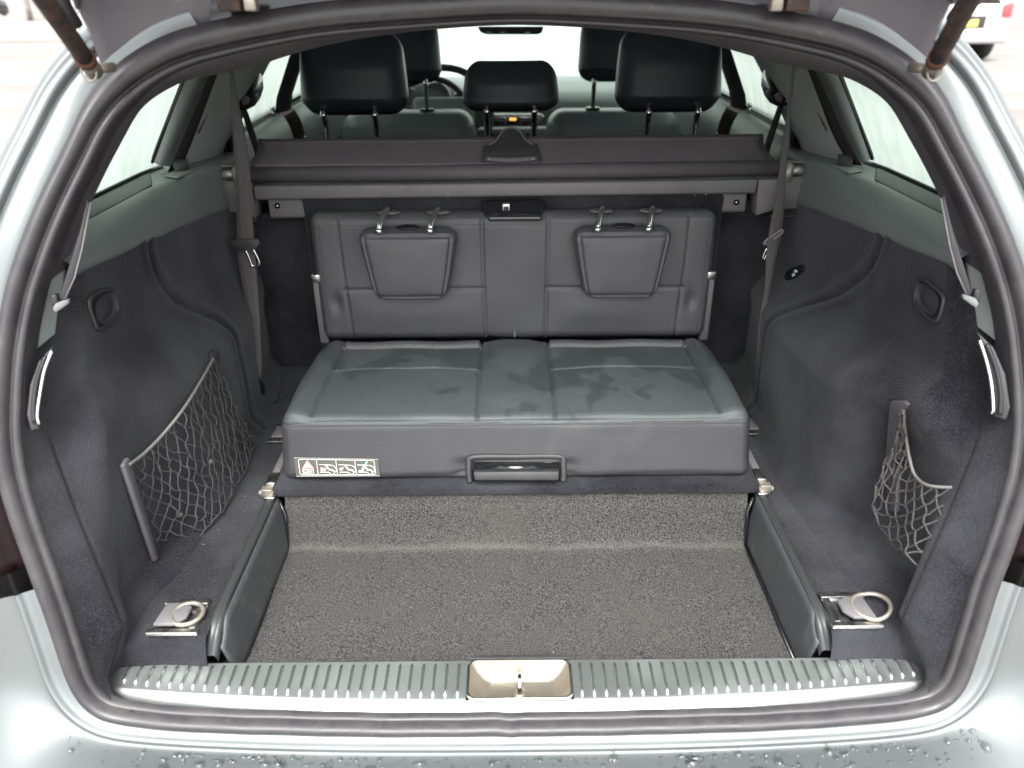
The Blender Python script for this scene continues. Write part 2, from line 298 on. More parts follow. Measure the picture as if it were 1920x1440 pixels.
# ---- painted frame round the opening
UP = [i for i in range(NL) if LZ[i] > .97]
UP = sorted(UP, key=lambda i: (i-UP[0]) % NL)
def paint_up(i):
    return [(.011, -.02), (.012, -.007), (.022, -.004), (.042, -.002), (.047, -.004), (.049, -.012), (.051, -.012), (.053, -.002), (.058, .001), (.064, -.001), (.067, .002), (.072, .001), (.082, -.012), (.088, -.035), (.094, -.09), (.105, -.25)]
split = {}
sideL = [i for i in UP if LX[i] < 0 and LZ[i] < 1.424]; sideR = [i for i in UP if LX[i] > 0 and LZ[i] < 1.424]
for grp, nm in ((sideL, 'left'), (sideR, 'right')):
    o = sweep_in('pillar_panel', grp, paint_up, 'paint', CAR, sub=1); split[nm] = o
split['left']['label'] = 'painted rear pillar left of the opening'; split['right']['label'] = 'painted rear pillar right of the opening'
# ---- lower body and bumper
def low_idx(zmax): a = [i for i in range(NL) if LZ[i] < zmax]; return sorted(a, key=lambda i: (i-NL//2) % NL)
LOW = low_idx(.802)
SIDE = [(.012, -.02), (.013, -.006), (.020, -.004), (.032, -.003), (.0345, .000), (.037, .004), (.0395, .005), (.042, .003), (.044, .000), (.060, -.001), (.085, -.004), (.12, -.010), (.16, -.03), (.19, -.07), (.21, -.14), (.23, -.35)]
BOT = [(.012, -.02), (.013, -.005), (.018, -.002), (.022, .0005), (.0245, .003), (.027, .0075), (.030, .0085), (.033, .0065), (.036, .006), (.040, .016), (.046, .040), (.056, .085), (.072, .135), (.105, .165), (.17, .18), (.35, .17)]
def low_prof(i):
    t = float(sstep(.60, .68, LZ[i])); t = t*float(sstep(.48, .60, abs(LX[i])))
    return [(a[0]*(1-t)+c[0]*t, a[1]*(1-t)+c[1]*t) for a, c in zip(BOT, SIDE)]
bumper = sweep('bumper', LOW, low_prof, 'paint', CAR, sub=1)
MID = [i for i in range(NL) if .806 < LZ[i] < .968]
def lamp_prof(i): return [(.012, -.02), (.015, -.010), (.025, -.014), (.04, -.018), (.045, -.010), (.06, -.004), (.09, -.004), (.13, -.02), (.17, -.06), (.2, -.2)]
for sg in (-1, 1):
    g = sorted([i for i in MID if LX[i]*sg > 0], key=lambda i: LZ[i]); sweep('tail_lamp', g, lamp_prof, 'lamp', CAR, thick=.004)
# ---- inner pillar and roof-end trim
def trim_prof(i):
    z = LZ[i]; k = lerp_tab(z, [(1.38, 1), (1.43, .75), (1.458, .62)]); d = lerp_tab(z, [(1.05, .014), (1.19, .010), (1.25, .004), (1.458, .002)])
    e = -.0235*k; q = -lerp_tab(z, [(1.06, .020), (1.15, .015), (1.285, .017), (1.35, .020), (1.39, .031), (1.41, .041), (1.427, .041), (1.445, .029), (1.453, .021), (1.458, .020)])
    return [(e+.003, -.012), (e, -.010), (e*.8+q*.2, -.016), (e*.5+q*.5, -.030), (e*.2+q*.8, -.050), (q, -.075), (q, -.10), (q+.004, -.104), (q+.03, -.104)]
TU = [i for i in range(NL) if LZ[i] > 1.148]; TU = sorted(TU, key=lambda i: (i-TU[0]) % NL)
sweep_in('pillar_trim', TU, trim_prof, 'trim', CAR, sub=1)
for sg in (-1, 1):
    g = sorted([i for i in range(NL) if 1.062 < LZ[i] < 1.152 and LX[i]*sg > 0], key=lambda i: LZ[i])
    def cov(i):
        z = LZ[i]; q = trim_prof(i); f = float(sstep(1.062, 1.09, z)); return [(n*(1), b+.002) for n, b in q]
    sweep_in('pillar_cover', g, cov, 'pillar', CAR, sub=1)
    # belt slot, guide strip and pale clip on the cover
    def mx(a): return (a[0], a[1]) if sg < 0 else (1934-a[0], a[1]-9)
    pl = lambda pts, off: [atp(*mx(a), (sg*.585, .175+off, 1.18), (sg*-.55, -.8, .25)) for a in pts]
    v, f = prism(pl([(166, 372), (171, 385), (150, 490), (126, 562), (112, 560), (131, 500), (150, 440)], -.004), (0, -.004, 0)); mesh('guide_strip', v, f, 'plastic', CAR, bev=.001)
    v, f = tube(pl([(170, 380), (153, 470), (140, 520), (122, 560)], -.010), .0011, 6); mesh('guide_edge', v, f, 'pin2', CAR)
    v, f = prism(pl([(103, 575), (108, 566), (131, 559), (133, 566), (118, 577), (107, 584)], -.010), (0, -.006, 0)); mesh('clip', v, f, mat('clip', (.16, .165, .165), .4), CAR, bev=.001)
    v, f = prism(pl([(101, 552), (110, 548), (113, 562), (108, 576), (102, 573)], -.009), (0, -.006, 0)); mesh('anchor', v, f, 'gloss', CAR, bev=.001)

# ================================================================== boot lining
def lip(z, sg): return np.where(z > .70, (.552+.31*(z-.70)) if sg < 0 else (.534+.36*(z-.70)), (.552 if sg < 0 else .534)+(.40 if sg < 0 else .56)*(.70-z))
def wallx(y, z, sg):
    low = .558 if sg < 0 else .530; up = .606
    x = low+(up-low)*sstep(.885 if sg > 0 else .87, .985 if sg > 0 else 1.0, z+.10*(y-.45)*(1 if sg > 0 else .6))
    r = sstep(.30, .20, y)*sstep(.99, .88, z); x = x+(.028 if sg < 0 else .066)*r*sstep(.66, .70, z)*1.0
    arch = np.exp(-((y-.44)/.22)**2)*sstep(1.0, .88, z)*(.012 if sg < 0 else .020); x = x-arch
    x = x+.030*sstep(.66, .9, y)*sstep(.95, .8, z)
    y0 = yos(z); e = half_x(z)-.025; l = lip(z, sg)
    t1 = sstep(0, .05, y-y0); t2 = sstep(.055, .115, y-y0)
    x = (e*(1-t1)+l*t1)*(1-t2)+x*t2
    return x-.028*(1-sstep(.655, .71, z))**2*sstep(.06, .16, y)
def atw(px, py, sg, off=0):                       # photo pixel -> point on the lining, off towards the cabin
    x = .58
    for _ in range(12):
        p = at(px, py, x=sg*x); x = x*.4+.6*(float(wallx(p[1], np.clip(p[2], .67, 1.1), sg))-off)
    return at(px, py, x=sg*x)
def ztop(y): return np.interp(y, [-.1, .2, .45, .72, .85, 1.0], [1.16, 1.146, 1.120, 1.090, 1.070, 1.045])
SEAM = {-1: [(300, 440), (305, 480), (318, 520), (345, 560), (380, 590), (403, 615), (412, 650), (425, 710), (435, 760), (444, 810)],
        1: [(1637, 428), (1625, 470), (1605, 510), (1565, 545), (1520, 578), (1502, 600), (1490, 640), (1480, 720), (1472, 790)]}
for sg in (-1, 1):
    ny, nz = 230, 150
    zz0, yy1 = .606, .90
    U = np.linspace(0, 1, ny)[:, None]*np.ones((1, nz)); Vv = np.ones((ny, 1))*np.linspace(0, 1, nz)[None, :]
    Y = -.06+U*(yy1+.06)
    for _ in range(3):
        Z = zz0+Vv*(ztop(Y)-zz0); y0 = yos(Z); Y = y0+U**1.15*(yy1-y0)
    X = wallx(Y, Z, sg)
    q = pxl(SEAM[sg], x=sg*.585); sp = crom([(p[1], p[2], 0) for p in q], 60)[:, :2]
    dd = gdist(np.stack([Y.ravel(), Z.ravel()], 1), [tuple(p) for p in sp]).reshape(Y.shape)
    dl = np.abs(Y-yos(Z)-.052-.0*Z)
    lump = .0012*np.sin(Y*31+Z*17)*np.sin(Z*23-Y*9)
    X = X+.0055*np.exp(-(dd/.0042)**2)-.004*np.exp(-((dd-.016)/.012)**2)+lump*sstep(.1, .2, Y-y0)+.004*np.exp(-(dl/.0035)**2)*sstep(.99, .93, Z)
    P = np.stack([sg*X, Y, Z], 2); v, f = grid(P); o = mesh('side_carpet', v, f, 'velour', CAR)
    o['label'] = ('left' if sg < 0 else 'right')+' side carpet lining with a curved seam'
# floor strips with rounded rear step
for sg in (-1, 1):
    prof = [(-.006, .60), (-.004, .622), (.000, .640), (.004, .655), (.010, .663), (.020, .666), (.1, .665), (.3, .664), (.5, .664), (.92, .664)]
    xs = np.linspace(.450, .63, 22); pr = crom([(0, a, b) for a, b in prof], 80)
    P = np.array([[(sg*x, q[1]+.002*math.sin(x*40), q[2]+.0012*math.sin(q[1]*25+x*30)-(.006*(1-sstep(.450, .458, x)))) for q in pr] for x in xs]); v, f = grid(P)
    o = mesh('floor_carpet', v, f, 'velour', CAR); o['label'] = ('left' if sg < 0 else 'right')+' strip of dark boot floor carpet'
# ledge under the quarter windows
def zled(y): return np.interp(y, [.1, .7, 1.0], [1.176, 1.168, 1.150])
for sg in (-1, 1):
    ys = np.linspace(.20, 1.02, 60); P = []
    for y in ys:
        zb = float(ztop(y)); zt = float(zled(y)); xe = float(np.interp(y, [.1, .62, .74, .86, 1.02], [.640, .640, .622, .612, .618])); dip = .012*float(sstep(.55, .66, y)*sstep(.80, .70, y))
        prof = [(.612, zb-.01), (.6035, zb-.002), (.604, zb+.006), (.608, zb+(zt-zb)*.45), (.5*(.612+xe), zb+(zt-zb)*.80), (xe, zt-.002), (xe+.012, zt+.002-dip*.2), (xe+.04, zt+.001-dip*.2), (.706, zt-.001), (.722, zt+.000), (.728, zt-.01)]
        c = crom([(a, 0, b) for a, b in prof], 26); P.append([(sg*q[0], y, q[2]) for q in c])
    v, f = grid(np.array(P)); mesh('window_ledge', v, f, 'ledge', CAR)
    gp = [(.655, .22), (.655, .60), (.700, .70), (.706, .70), (.706, .22)]
    v, f = prism([(sg*a, b, float(zled(b))+.001) for a, b in gp], (0, 0, .0025)); mesh('speaker_grille', v, f, mat('grille', (.055, .062, .062), .5, mix=(.02, .022, .022), mscale=1, bump=('voronoi', 420, 1.)), CAR, bev=.001)
    v, f = prism([(sg*a, b, float(zled(b))+.0005) for a, b in [(.632, .66), (.63, .80), (.66, .815), (.675, .78), (.665, .68)]], (0, 0, .003)); mesh('belt_bezel', v, f, 'ledge', CAR, bev=.0015)
    v, f = cat([prism([(sg*(.640+a), .735+b, 1.170+c) for a, b, c in [(0, 0, 0), (.022, -.012, 0), (.028, 0, .010), (.03, .01, .016), (.006, .02, .014)]], (0, .006, .003))]); mesh('belt_catch', v, f, 'plastic', CAR, bev=.0015)
# pillar between the quarter window and the rear door
def xs_(z): return .722-.48*np.maximum(0, z-1.168)
for sg in (-1, 1):
    mxp = (lambda a, b: (a, b)) if sg < 0 else (lambda a, b: (1921-a, b-6))
    cols = [[(286, 303, .718), (320, 216, .672), (353, 131, .632), (372, 85, .610), (384, 55, .596)], [(296, 309, .708), (330, 216, .663), (364, 128, .624), (384, 80, .598), (396, 50, .584)],
            [(340, 314, .690), (380, 216, .642), (415, 125, .604), (440, 75, .582), (455, 45, .568)], [(393, 312, .672), (432, 216, .628), (468, 130, .592), (495, 75, .572), (512, 40, .56)],
            [(408, 305, .672), (446, 215, .630), (486, 125, .598), (515, 70, .576), (532, 38, .565)], [(424, 284, .684), (465, 195, .650), (502, 118, .622), (530, 72, .604), (548, 40, .592)], [(428, 282, .720), (468, 194, .690), (506, 117, .660), (534, 71, .64), (552, 40, .625)]]
    G = np.array([[at(*mxp(a, b), x=sg*c) for a, b, c in col] for col in cols])
    A = np.array([crom(G[i], 20) for i in range(len(G))]); A = np.array([crom(A[:, j], 34) for j in range(20)])
    v, f = grid(A); mesh('rear_pillar', v, f, 'pillar', CAR)
    v, f = tube([at(*mxp(a, b), x=sg*c) for a, b, c in [(372, 250, .652), (400, 190, .632), (425, 135, .605), (438, 112, .594)]], .0018, 6); mesh('trim_seam', v, f, 'plastic', CAR)
    el = [at(*mxp(431+9*math.cos(t)-.10*28*math.sin(t)*-1, 258+34*math.sin(t)), x=sg*.655) for t in np.linspace(0, 2*math.pi, 18, endpoint=False)]
    v, f = prism(el, (sg*.01, 0, 0)); mesh('belt_recess', v, f, 'gloss', CAR)
    # quarter window glass and its rubber edge
    zs = np.linspace(1.150, 1.45, 8); ys = np.linspace(.06, .90, 12)
    P = np.array([[(sg*(xs_(z)+.006), float(yos(z))+.11+(.92-float(yos(z))-.11)*u, z) for z in zs] for u in np.linspace(0, 1, 12)]); v, f = grid(P); mesh('quarter_window', v, f, 'fog', CAR)
    v, f = tube([(sg*.718, y, float(zled(y))+.003) for y in np.linspace(.22, .80, 12)], .004, 6); mesh('window_seal', v, f, 'gloss', CAR)
    v, f = tube([at(*mxp(a, b), x=sg*c) for a, b, c in [(284, 305, .720), (318, 217, .675), (351, 131, .634), (370, 85, .612)]], .004, 6); mesh('window_seal', v, f, 'gloss', CAR)

# ================================================================== floor well
P = []
prof = [(.352, .668), (.349, .655), (.336, .635), (.319, .600), (.309, .585), (.304, .5800), (.299, .5800), (.292, .578), (.280, .577), (.2, .577), (.1, .576), (.03, .577), (.008, .585), (.0, .60)]
pr = crom([(0, a, b) for a, b in prof], 130)
xs = np.linspace(-.424, .424, 120)
for x in xs:
    P.append([(x, q[1]+.0012*math.sin(x*23), q[2]+.0016*math.sin(x*19+q[1]*11)+.0010*math.sin(x*51-q[1]*37)-.003*math.exp(-((q[1]-.345)/.002)**2)) for q in pr])
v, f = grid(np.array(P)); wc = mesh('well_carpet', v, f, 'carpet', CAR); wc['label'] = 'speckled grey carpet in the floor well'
for sg in (-1, 1):                                     # little folds of carpet where the rails meet the sill
    P = np.array([[(sg*x, y, .580+.030*math.exp(-((abs(x)-.400)/.030)**2)*math.exp(-((y-.004)/.018)**2)+.0015*math.sin(x*300)) for y in np.linspace(-.006, .05, 14)] for x in np.linspace(.33, .447, 20)]); v, f = grid(P); mesh('carpet_fold', v, f, 'carpet', CAR)
    # rail: top bead + scuffed side panel
    top = crom([(sg*.4465, .348, .668), (sg*.4465, .25, .667), (sg*.447, .12, .667), (sg*.447, .055, .665), (sg*.449, .025, .652), (sg*.452, .004, .628)], 40)
    P = []
    for k, c in enumerate(top):
        wv = .0135+.004*float(sstep(.10, .03, c[1])); pr2 = [(.006, -.012), (.0055, .0), (.004, .0028), (.0, .0038), (-.003, .0025), (-.0055, .0042), (-.008, .0035), (-.0105, -.001), (-.011, -.012)]
        P.append([(c[0]-sg*(-a)*1.0*(wv/.0135), c[1], c[2]+b) for a, b in pr2])
    v, f = grid(np.array(P)); o = mesh('floor_rail', v, f, mat('rail', (.034, .038, .038), .34), CAR, sub=1)
    P = np.array([[(sg*(.4345-.0165*t), y-.010*t*(y > .2), .667-.091*t+(-.028*(1-t)*float(sstep(.05, .015, y)))) for t in np.linspace(0, 1, 8)] for y in np.linspace(.012, .338, 40)]); v, f = grid(P)
    sp = mesh('well_side_panel', v, f, 'scuffed', CAR, thick=.004)
    v, f = cat([tube([(sg*.417, .015, .579), (sg*.4175, .30, .580)], .003, 6), tube([(sg*.4175, .302, .580), (sg*.421, .330, .635), (sg*.43, .338, .661)], .0035, 6)]); mesh('panel_gasket', v, f, 'gloss', CAR)
    box('end_clip', (sg*.446, .338, .6715), (.020, .016, .006), 'metal', CAR)

# ================================================================== sill plate
def sill_y(x): return -.080+.034*(abs(x)/.588)**2.6
P = []; nx = 120
for x in np.linspace(-.594, .594, nx):
    yb = 0.0; yf = sill_y(x); row = []
    ins = float(sstep(.575, .594, abs(x)))
    for t in np.linspace(0, 1, 14):
        y = yb+(yf-yb)*t; row.append((x-.010*(1-t)*max(0, (abs(x)-.5)/.088)*(1 if x > 0 else -1), y, .6205-.004*t-.008*float(sstep(.84, 1, t))-.0015*ins))
    row.append((x, yf-.006, .596)); P.append(row)
v, f = grid(np.array(P)); f = [q for q in f if not (abs(np.mean([v[i][0] for i in q])) < .071 and -.066 < np.mean([v[i][1] for i in q]) < -.004)]
sill = mesh('sill_plate', v, f, 'alu', CAR)
me = None
for sg in (-1, 1):
    for k in range(29):
        x = sg*(.0865+k*.0169); yf = sill_y(x)+.017; yb = -.0045
        if me is None or k > 20 or True:
            a = crom([(x, yb, .6195), (x, yb-.004, .6220), (x, (yb+yf)/2, .6205), (x, yf+.004, .6186), (x, yf, .6155)], 9)+np.array([0, 0, .0006])
            v, f = tube(a, [.0014, .0022, .0024, .0024, .0024, .0024, .0024, .0022, .0014], 6)
        o = mesh('rib', v, f, 'rib', sill)
# latch tray
R = []
def rrect(hx, y0, y1, r, z, n=6):
    out = []
    for cx, cy, a0 in ((hx-r, y1-r, 0), (-hx+r, y1-r, 90), (-hx+r, y0+r, 180), (hx-r, y0+r, 270)):
        out += [(cx+r*math.cos(math.radians(a0+90*i/n)), cy+r*math.sin(math.radians(a0+90*i/n)), z) for i in range(n+1)]
    return out
rings = [rrect(.0745, -.0715, .0005, .014, .6185), rrect(.0735, -.0705, -.0005, .013, .6235), rrect(.0705, -.068, -.003, .011, .6245), rrect(.0685, -.066, -.005, .010, .6215), rrect(.062, -.062, -.010, .009, .612), rrect(.052, -.057, -.016, .008, .603), rrect(.046, -.055, -.020, .007, .5995)]
V = [p for r in rings for p in r]; n = len(rings[0]); F = [(i*n+k, i*n+(k+1) % n, (i+1)*n+(k+1) % n, (i+1)*n+k) for i in range(2) for k in range(n)]
mesh('tray_rim', V[:3*n], F, 'chrome', sill, thick=.001)
V2 = V[2*n:]; F2 = [(i*n+k, i*n+(k+1) % n, (i+1)*n+(k+1) % n, (i+1)*n+k) for i in range(4) for k in range(n)]+[tuple(range(4*n, 5*n))]
mesh('latch_tray', V2, F2, 'tray', sill)
v, f = tube(crom([(0, -.024, .600), (0, -.027, .618), (0, -.034, .628), (0, -.043, .628), (0, -.050, .618), (0, -.052, .600)], 22), .0034, 10); mesh('striker_loop', v, f, 'chrome', sill)
v, f = tube([(0, -.0505, .602), (0, -.0505, .611)], .008, 6); mesh('striker_bolt', v, f, 'zinc', sill)
v, f = prism([(-.075, .004, .600), (-.058, .011, .600), (.058, .011, .600), (.075, .004, .600)], (0, 0, .021)); mesh('sill_tab', v, f, 'plastic', CAR, bev=.001)

# ================================================================== lashing eyes
def lashing_eye(c, s, up):
    o = box('lashing_eye', (0, 0, 0), (.001, .001, .001), 'plastic', CAR, bev=0)
    h = []
    v1, f1 = cat([boxv((0, .030, .002), (.066, .012, .006)), boxv((0, -.030, .002), (.074, .010, .006)), boxv((s*.026, 0, .002), (.010, .05, .005)), boxv((0, 0, -.0015), (.064, .06, .004))])
    me = bpy.data.meshes.new('lashing_eye'); me.from_pydata([tuple(p) for p in v1], [], f1); me.materials.append(M['metal']); o.data = me; b = o.modifiers.new('b', 'BEVEL'); b.width = .0015; b.segments = 2
    o.location = c
    rr_ = .026 if up else .022
    ring = [(s*(.012 if not up else -.030)+rr_*math.cos(t), rr_*math.sin(t), .006+(.002+.008*(0 if not up else max(0, -s*math.cos(t))))) for t in np.linspace(0, 2*math.pi, 28, endpoint=False)]
    v, f = tube(ring, .0034, 8, closed=True); r = mesh('ring', v, f, 'zinc', None); r.parent = o; r.matrix_parent_inverse = Matrix.Identity(4)
    v, f = prism([(s*-.030, -.022, .004), (s*.002, -.022, .004), (s*.014, -.008, .004), (s*.014, .014, .004), (s*-.002, .022, .004), (s*-.026, .022, .004)], (0, 0, .006))
    r = mesh('flap', v, f, 'plastic_grey', None, bev=.002); r.parent = o; r.matrix_parent_inverse = Matrix.Identity(4)
    return o
l1 = lashing_eye((-.497, .042, .668), 1, False); l2 = lashing_eye((.487, .044, .668), -1, True)
l1['label'] = 'lashing eye with its ring folded flat'; l2['label'] = 'lashing eye with its ring flipped out'
lashing_eye((-.468, .560, .668), 1, False); lashing_eye((.472, .575, .668), -1, False)

# ================================================================== pocket fittings in the lining
for sg in (-1, 1):
    pl = [atw(a, b, sg, .003) for a, b in ([(170, 562), (203, 545), (214, 556), (217, 588), (188, 613), (178, 600)] if sg < 0 else [(1722, 536), (1732, 527), (1763, 551), (1766, 570), (1752, 600), (1720, 566)])]
    c = sum(pl)/len(pl); fr = [c+(p-c)*1.08 for p in pl]
    v, f = tube(crom(fr, 36, True), .0032, 8, closed=True); hk = mesh('recess_frame', v, f, 'plastic', CAR)
    V = [p for p in fr]+[c+(p-c)*.78+np.array([sg*.006, 0, 0]) for p in fr]+[c+(p-c)*.5+np.array([sg*-.0015, .0, -.004]) for p in fr]; n = len(fr)
    F = [(i*n+k, i*n+(k+1) % n, (i+1)*n+(k+1) % n, (i+1)*n+k) for i in range(2) for k in range(n)]+[tuple(range(2*n, 3*n))]
    V = [p+np.array([sg*-.003, 0, 0]) for p in V]; mesh('recess_cup', V, F, 'plastic', hk, sub=1)
    # tall pull handle near the seal
    if sg < 0: pts = [(98, 655), (84, 690), (76, 730), (70, 775), (74, 792)]; out = [(100, 648), (74, 676), (58, 720), (52, 775), (60, 804), (76, 800)]
    else: pts = [(1836, 635), (1848, 670), (1858, 715), (1862, 765), (1858, 772)]; out = [(1830, 620), (1862, 650), (1884, 700), (1893, 760), (1885, 785), (1862, 778)]
    nn = np.array([sg*-.55, -.75, .35]); pn = np.array([sg*.62, .085, .98])+nn*.014
    base = [atp(a, b, pn, nn) for a, b in out]+[atp(a, b, pn, nn) for a, b in reversed(pts[:-1])]
    v, f = prism(base, (sg*-.004, -.008, .002)); h = mesh('pull_handle', v, f, 'plastic', CAR, bev=.003)
    d = np.array([sg*-.006, -.010, .003])
    v, f = tube(crom([atp(a, b, pn, nn)+d for a, b in pts], 20), .0024, 8); mesh('chrome_edge', v, f, 'chrome', h)
    q = [atp(a*.5+c2*.5, b*.5+d2*.5, pn, nn)+d for (a, b), (c2, d2) in zip(pts[:4], out[1:5])]
    v, f = tube(crom(q, 16), .003, 8); mesh('inner_edge', v, f, 'gloss', h)
bq = [atw(a, b, 1, -.001) for a, b in [(1474, 520), (1480, 507), (1503, 496), (1512, 499), (1508, 510), (1490, 523), (1478, 526)]]; v, f = prism(bq, (-.006, 0, 0)); bt = mesh('easy_switch', v, f, 'gloss', CAR, bev=.002)
for g in ([(1484, 514), (1489, 511), (1491, 516), (1486, 519)], [(1487, 508), (1491, 505), (1496, 509), (1492, 512)]):
    v, f = prism([atw(a, b, 1, .0085) for a, b in g], (-.0004, 0, 0)); mesh('switch_symbol', v, f, 'white', bt)

# ================================================================== third-row bench
TR = thing('third_row_bench', 'black leather third row bench facing backwards in the boot, wet patches on its cushion', 'seat', (0, .55, .665))
box('platform', (0, .575, .672), (.886, .45, .026), 'velour', TR, bev=.006)
FACE_P = np.array([0, .361, .69]); FACE_N = np.array([0, -.095, .043]); FACE_N /= np.linalg.norm(FACE_N)
seams = [[(-.070, -.3), (-.073, .2)], [(.072, -.3), (.074, .2)], [(-.372, .145), (-.372, -.17)], [(.372, .145), (.372, -.17)], [(-.372, .142), (-.071, .142)], [(.372, .142), (.073, .142)], [(-.372, .012), (-.071, .014)], [(.372, .012), (.073, .014)]]
def cdisp(p, n):
    top = sstep(.5, .9, n[:, 2]); front = sstep(.5, .9, -n[:, 1])
    d = np.zeros(len(p)); q = p[:, :2]
    for k, s in enumerate(seams): d += groove(gdist(q, s), .0062, .0030)*top
    d += top*(.008*np.exp(-((p[:, 0])/.05)**4)*sstep(-.175, -.10, p[:, 1]) + .006*np.exp(-((np.abs(p[:, 0])-.22)/.13)**4)*np.exp(-((p[:, 1]+.02)/.13)**4)+.011*np.exp(-((np.abs(p[:, 0])-.402)/.022)**2))
    d += top*.009*np.exp(-((p[:, 1]-.158)/.014)**2)*(np.abs(p[:, 0]) < .37)*(np.abs(p[:, 0]) > .075)
    # double stitched front edge
    e = (n[:, 2] > .05)*(n[:, 1] < -.05); s = p[:, 2]
    d += -.0016*np.exp(-((s-.0500)/.0016)**2)*(n[:, 1] < -.2)-.0016*np.exp(-((s-.0445)/.0016)**2)*(n[:, 1] < -.2)+.001*np.exp(-((s-.0472)/.0016)**2)*(n[:, 1] < -.2)
    d += front*(-.006*np.exp(-((np.abs(p[:, 0])-.095)/.018)**2)*sstep(-.01, -.03, p[:, 2])+.002*np.sin(p[:, 0]*17))
    d += top*.0012*np.sin(p[:, 0]*37+1)*np.sin(p[:, 1]*29)
    return d
def cwarp(p):
    q = p.copy(); t = (p[:, 2]+.055)/.11
    back = sstep(-.05, .18, p[:, 1]); q[:, 0] = p[:, 0]*(1-.02*back*sstep(.3, 1, t)); corner = sstep(.38, .43, np.abs(p[:, 0]))*sstep(.08, .2, p[:, 1])
    q[:, 1] = p[:, 1]+.547+.040*t*(1-back)-.02*corner; q[:, 2] = p[:, 2]+.74+.006*back*sstep(.3, 1, t)-.010*corner*t; return q
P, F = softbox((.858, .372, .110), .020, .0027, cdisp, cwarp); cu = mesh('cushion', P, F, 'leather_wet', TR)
# panels of the bench are one leather; the front uses a darker copy, shade painted into its colour
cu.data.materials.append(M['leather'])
ctr = np.array([P[list(q)].mean(0) for q in F]); cu.data.materials.append(M['leather_shaded']); mi = np.where((ctr[:, 2] < .7845) & (ctr[:, 1] < .66), 2, np.where(ctr[:, 1] > .685, 1, 0)); cu.data.polygons.foreach_set('material_index', mi.tolist())
def fp(px, py, off=.003): return atp(px, py, FACE_P+FACE_N*off, FACE_N)
# stitches along the front edge
V, F2 = [], []
parts = []
for row, zz in ((0, .7868), (1, .7785)):
    for k in range(150):
        x = -.415+k*.830/149; y = .3985+(.786-zz)*.3-.0035
        parts.append(boxv((x, y, zz), (.0032, .0010, .0010)))
v, f = cat(parts); mesh('stitching', v, f, mat('thread', (.10, .095, .10), .7), cu, smooth=False, kind='stuff')
# release handle
hq = [fp(a, b, .0) for a, b in [(881, 905), (879, 868), (888, 857), (968, 856), (1048, 856), (1056, 866), (1056, 903)]]
v, f = tube(crom(hq, 50), .0058, 10); hf = mesh('handle_frame', v, f, 'plastic', TR)
hb = [fp(887, 866, .0), fp(1050, 866, .0), fp(1050, 901, .0), fp(887, 901, .0)]
v, f = prism(hb, FACE_N*.002); mesh('handle_recess', v, f, 'gloss', hf)
a0, a1, a2, a3 = fp(887, 885, .022), fp(1049, 884, .022), fp(1048, 902, .022), fp(889, 902, .022)
v, f = prism([a0, a1, a2, a3], -FACE_N*.02+np.array([0, 0, .004])); mesh('handle_grip', v, f, 'plastic', hf, bev=.003)
# warning label
Q = [fp(551, 893-36, .0035), fp(709, 860, .0035), fp(713, 893, .0035), fp(556, 894, .0035)]
def st(u, vv, o=0): return (Q[0]*(1-u)+Q[1]*u)*(1-vv)+(Q[3]*(1-u)+Q[2]*u)*vv+FACE_N*o
v, f = prism([st(0, 0), st(1, 0), st(1, 1), st(0, 1)], FACE_N*.0008); lab = mesh('warning_label', v, f, 'olive', TR, smooth=False)
def poly(pts, m, nm='pictogram', o=.0012): v, f = prism([st(a, b, o) for a, b in pts], FACE_N*.0003); return mesh(nm, v, f, m, lab, smooth=False)
def line(pts, wd, m, nm='pictogram_line', o=.0012):
    parts = []; asp = 4.4
    for (a, b), (c, d) in zip(pts[:-1], pts[1:]):
        dx, dy_ = (c-a)*asp, d-b; L = math.hypot(dx, dy_); nx_, ny_ = -dy_/L*wd/asp, dx/L*wd
        parts.append(prism([st(a+nx_, b+ny_, o), st(c+nx_, d+ny_, o), st(c-nx_, d-ny_, o), st(a-nx_, b-ny_, o)], FACE_N*.0003))
    v, f = cat(parts); return mesh(nm, v, f, m, lab, smooth=False)
line([(.07, .10), (.93, .10), (.95, .16), (.95, .84), (.93, .90), (.07, .90), (.05, .84), (.05, .16), (.07, .10)], .012, 'white', 'label_border')
for u in (.265, .495, .72): line([(u, .1), (u, .9)], .011, 'white', 'label_divider')
parts = [boxv(st(k/60+.008, vv, .0012), (.0014, .0005, .0008)) for k in range(60) for vv in (.035, .965)]; v, f = cat(parts); mesh('label_stitching', v, f, 'white', lab, smooth=False, kind='stuff')
poly([(.155, .15), (.225, .56), (.085, .56)], 'pink', 'warning_triangle'); poly([(.155, .26), (.202, .51), (.108, .51)], 'white', 'triangle_field', .0016); line([(.155, .30), (.155, .42)], .012, 'red', 'exclamation_mark', .002); line([(.155, .45), (.155, .48)], .012, 'red', 'exclamation_mark', .002)
line([(.09, .62), (.15, .62), (.15, .86), (.09, .86), (.09, .62)], .016, 'white', 'book_icon'); line([(.16, .62), (.21, .62), (.21, .86), (.16, .86), (.16, .62)], .016, 'white', 'book_icon'); line([(.185, .68), (.185, .80)], .016, 'white'); line([(.10, .70), (.14, .70)], .01, 'white'); line([(.10, .78), (.14, .78)], .01, 'white')
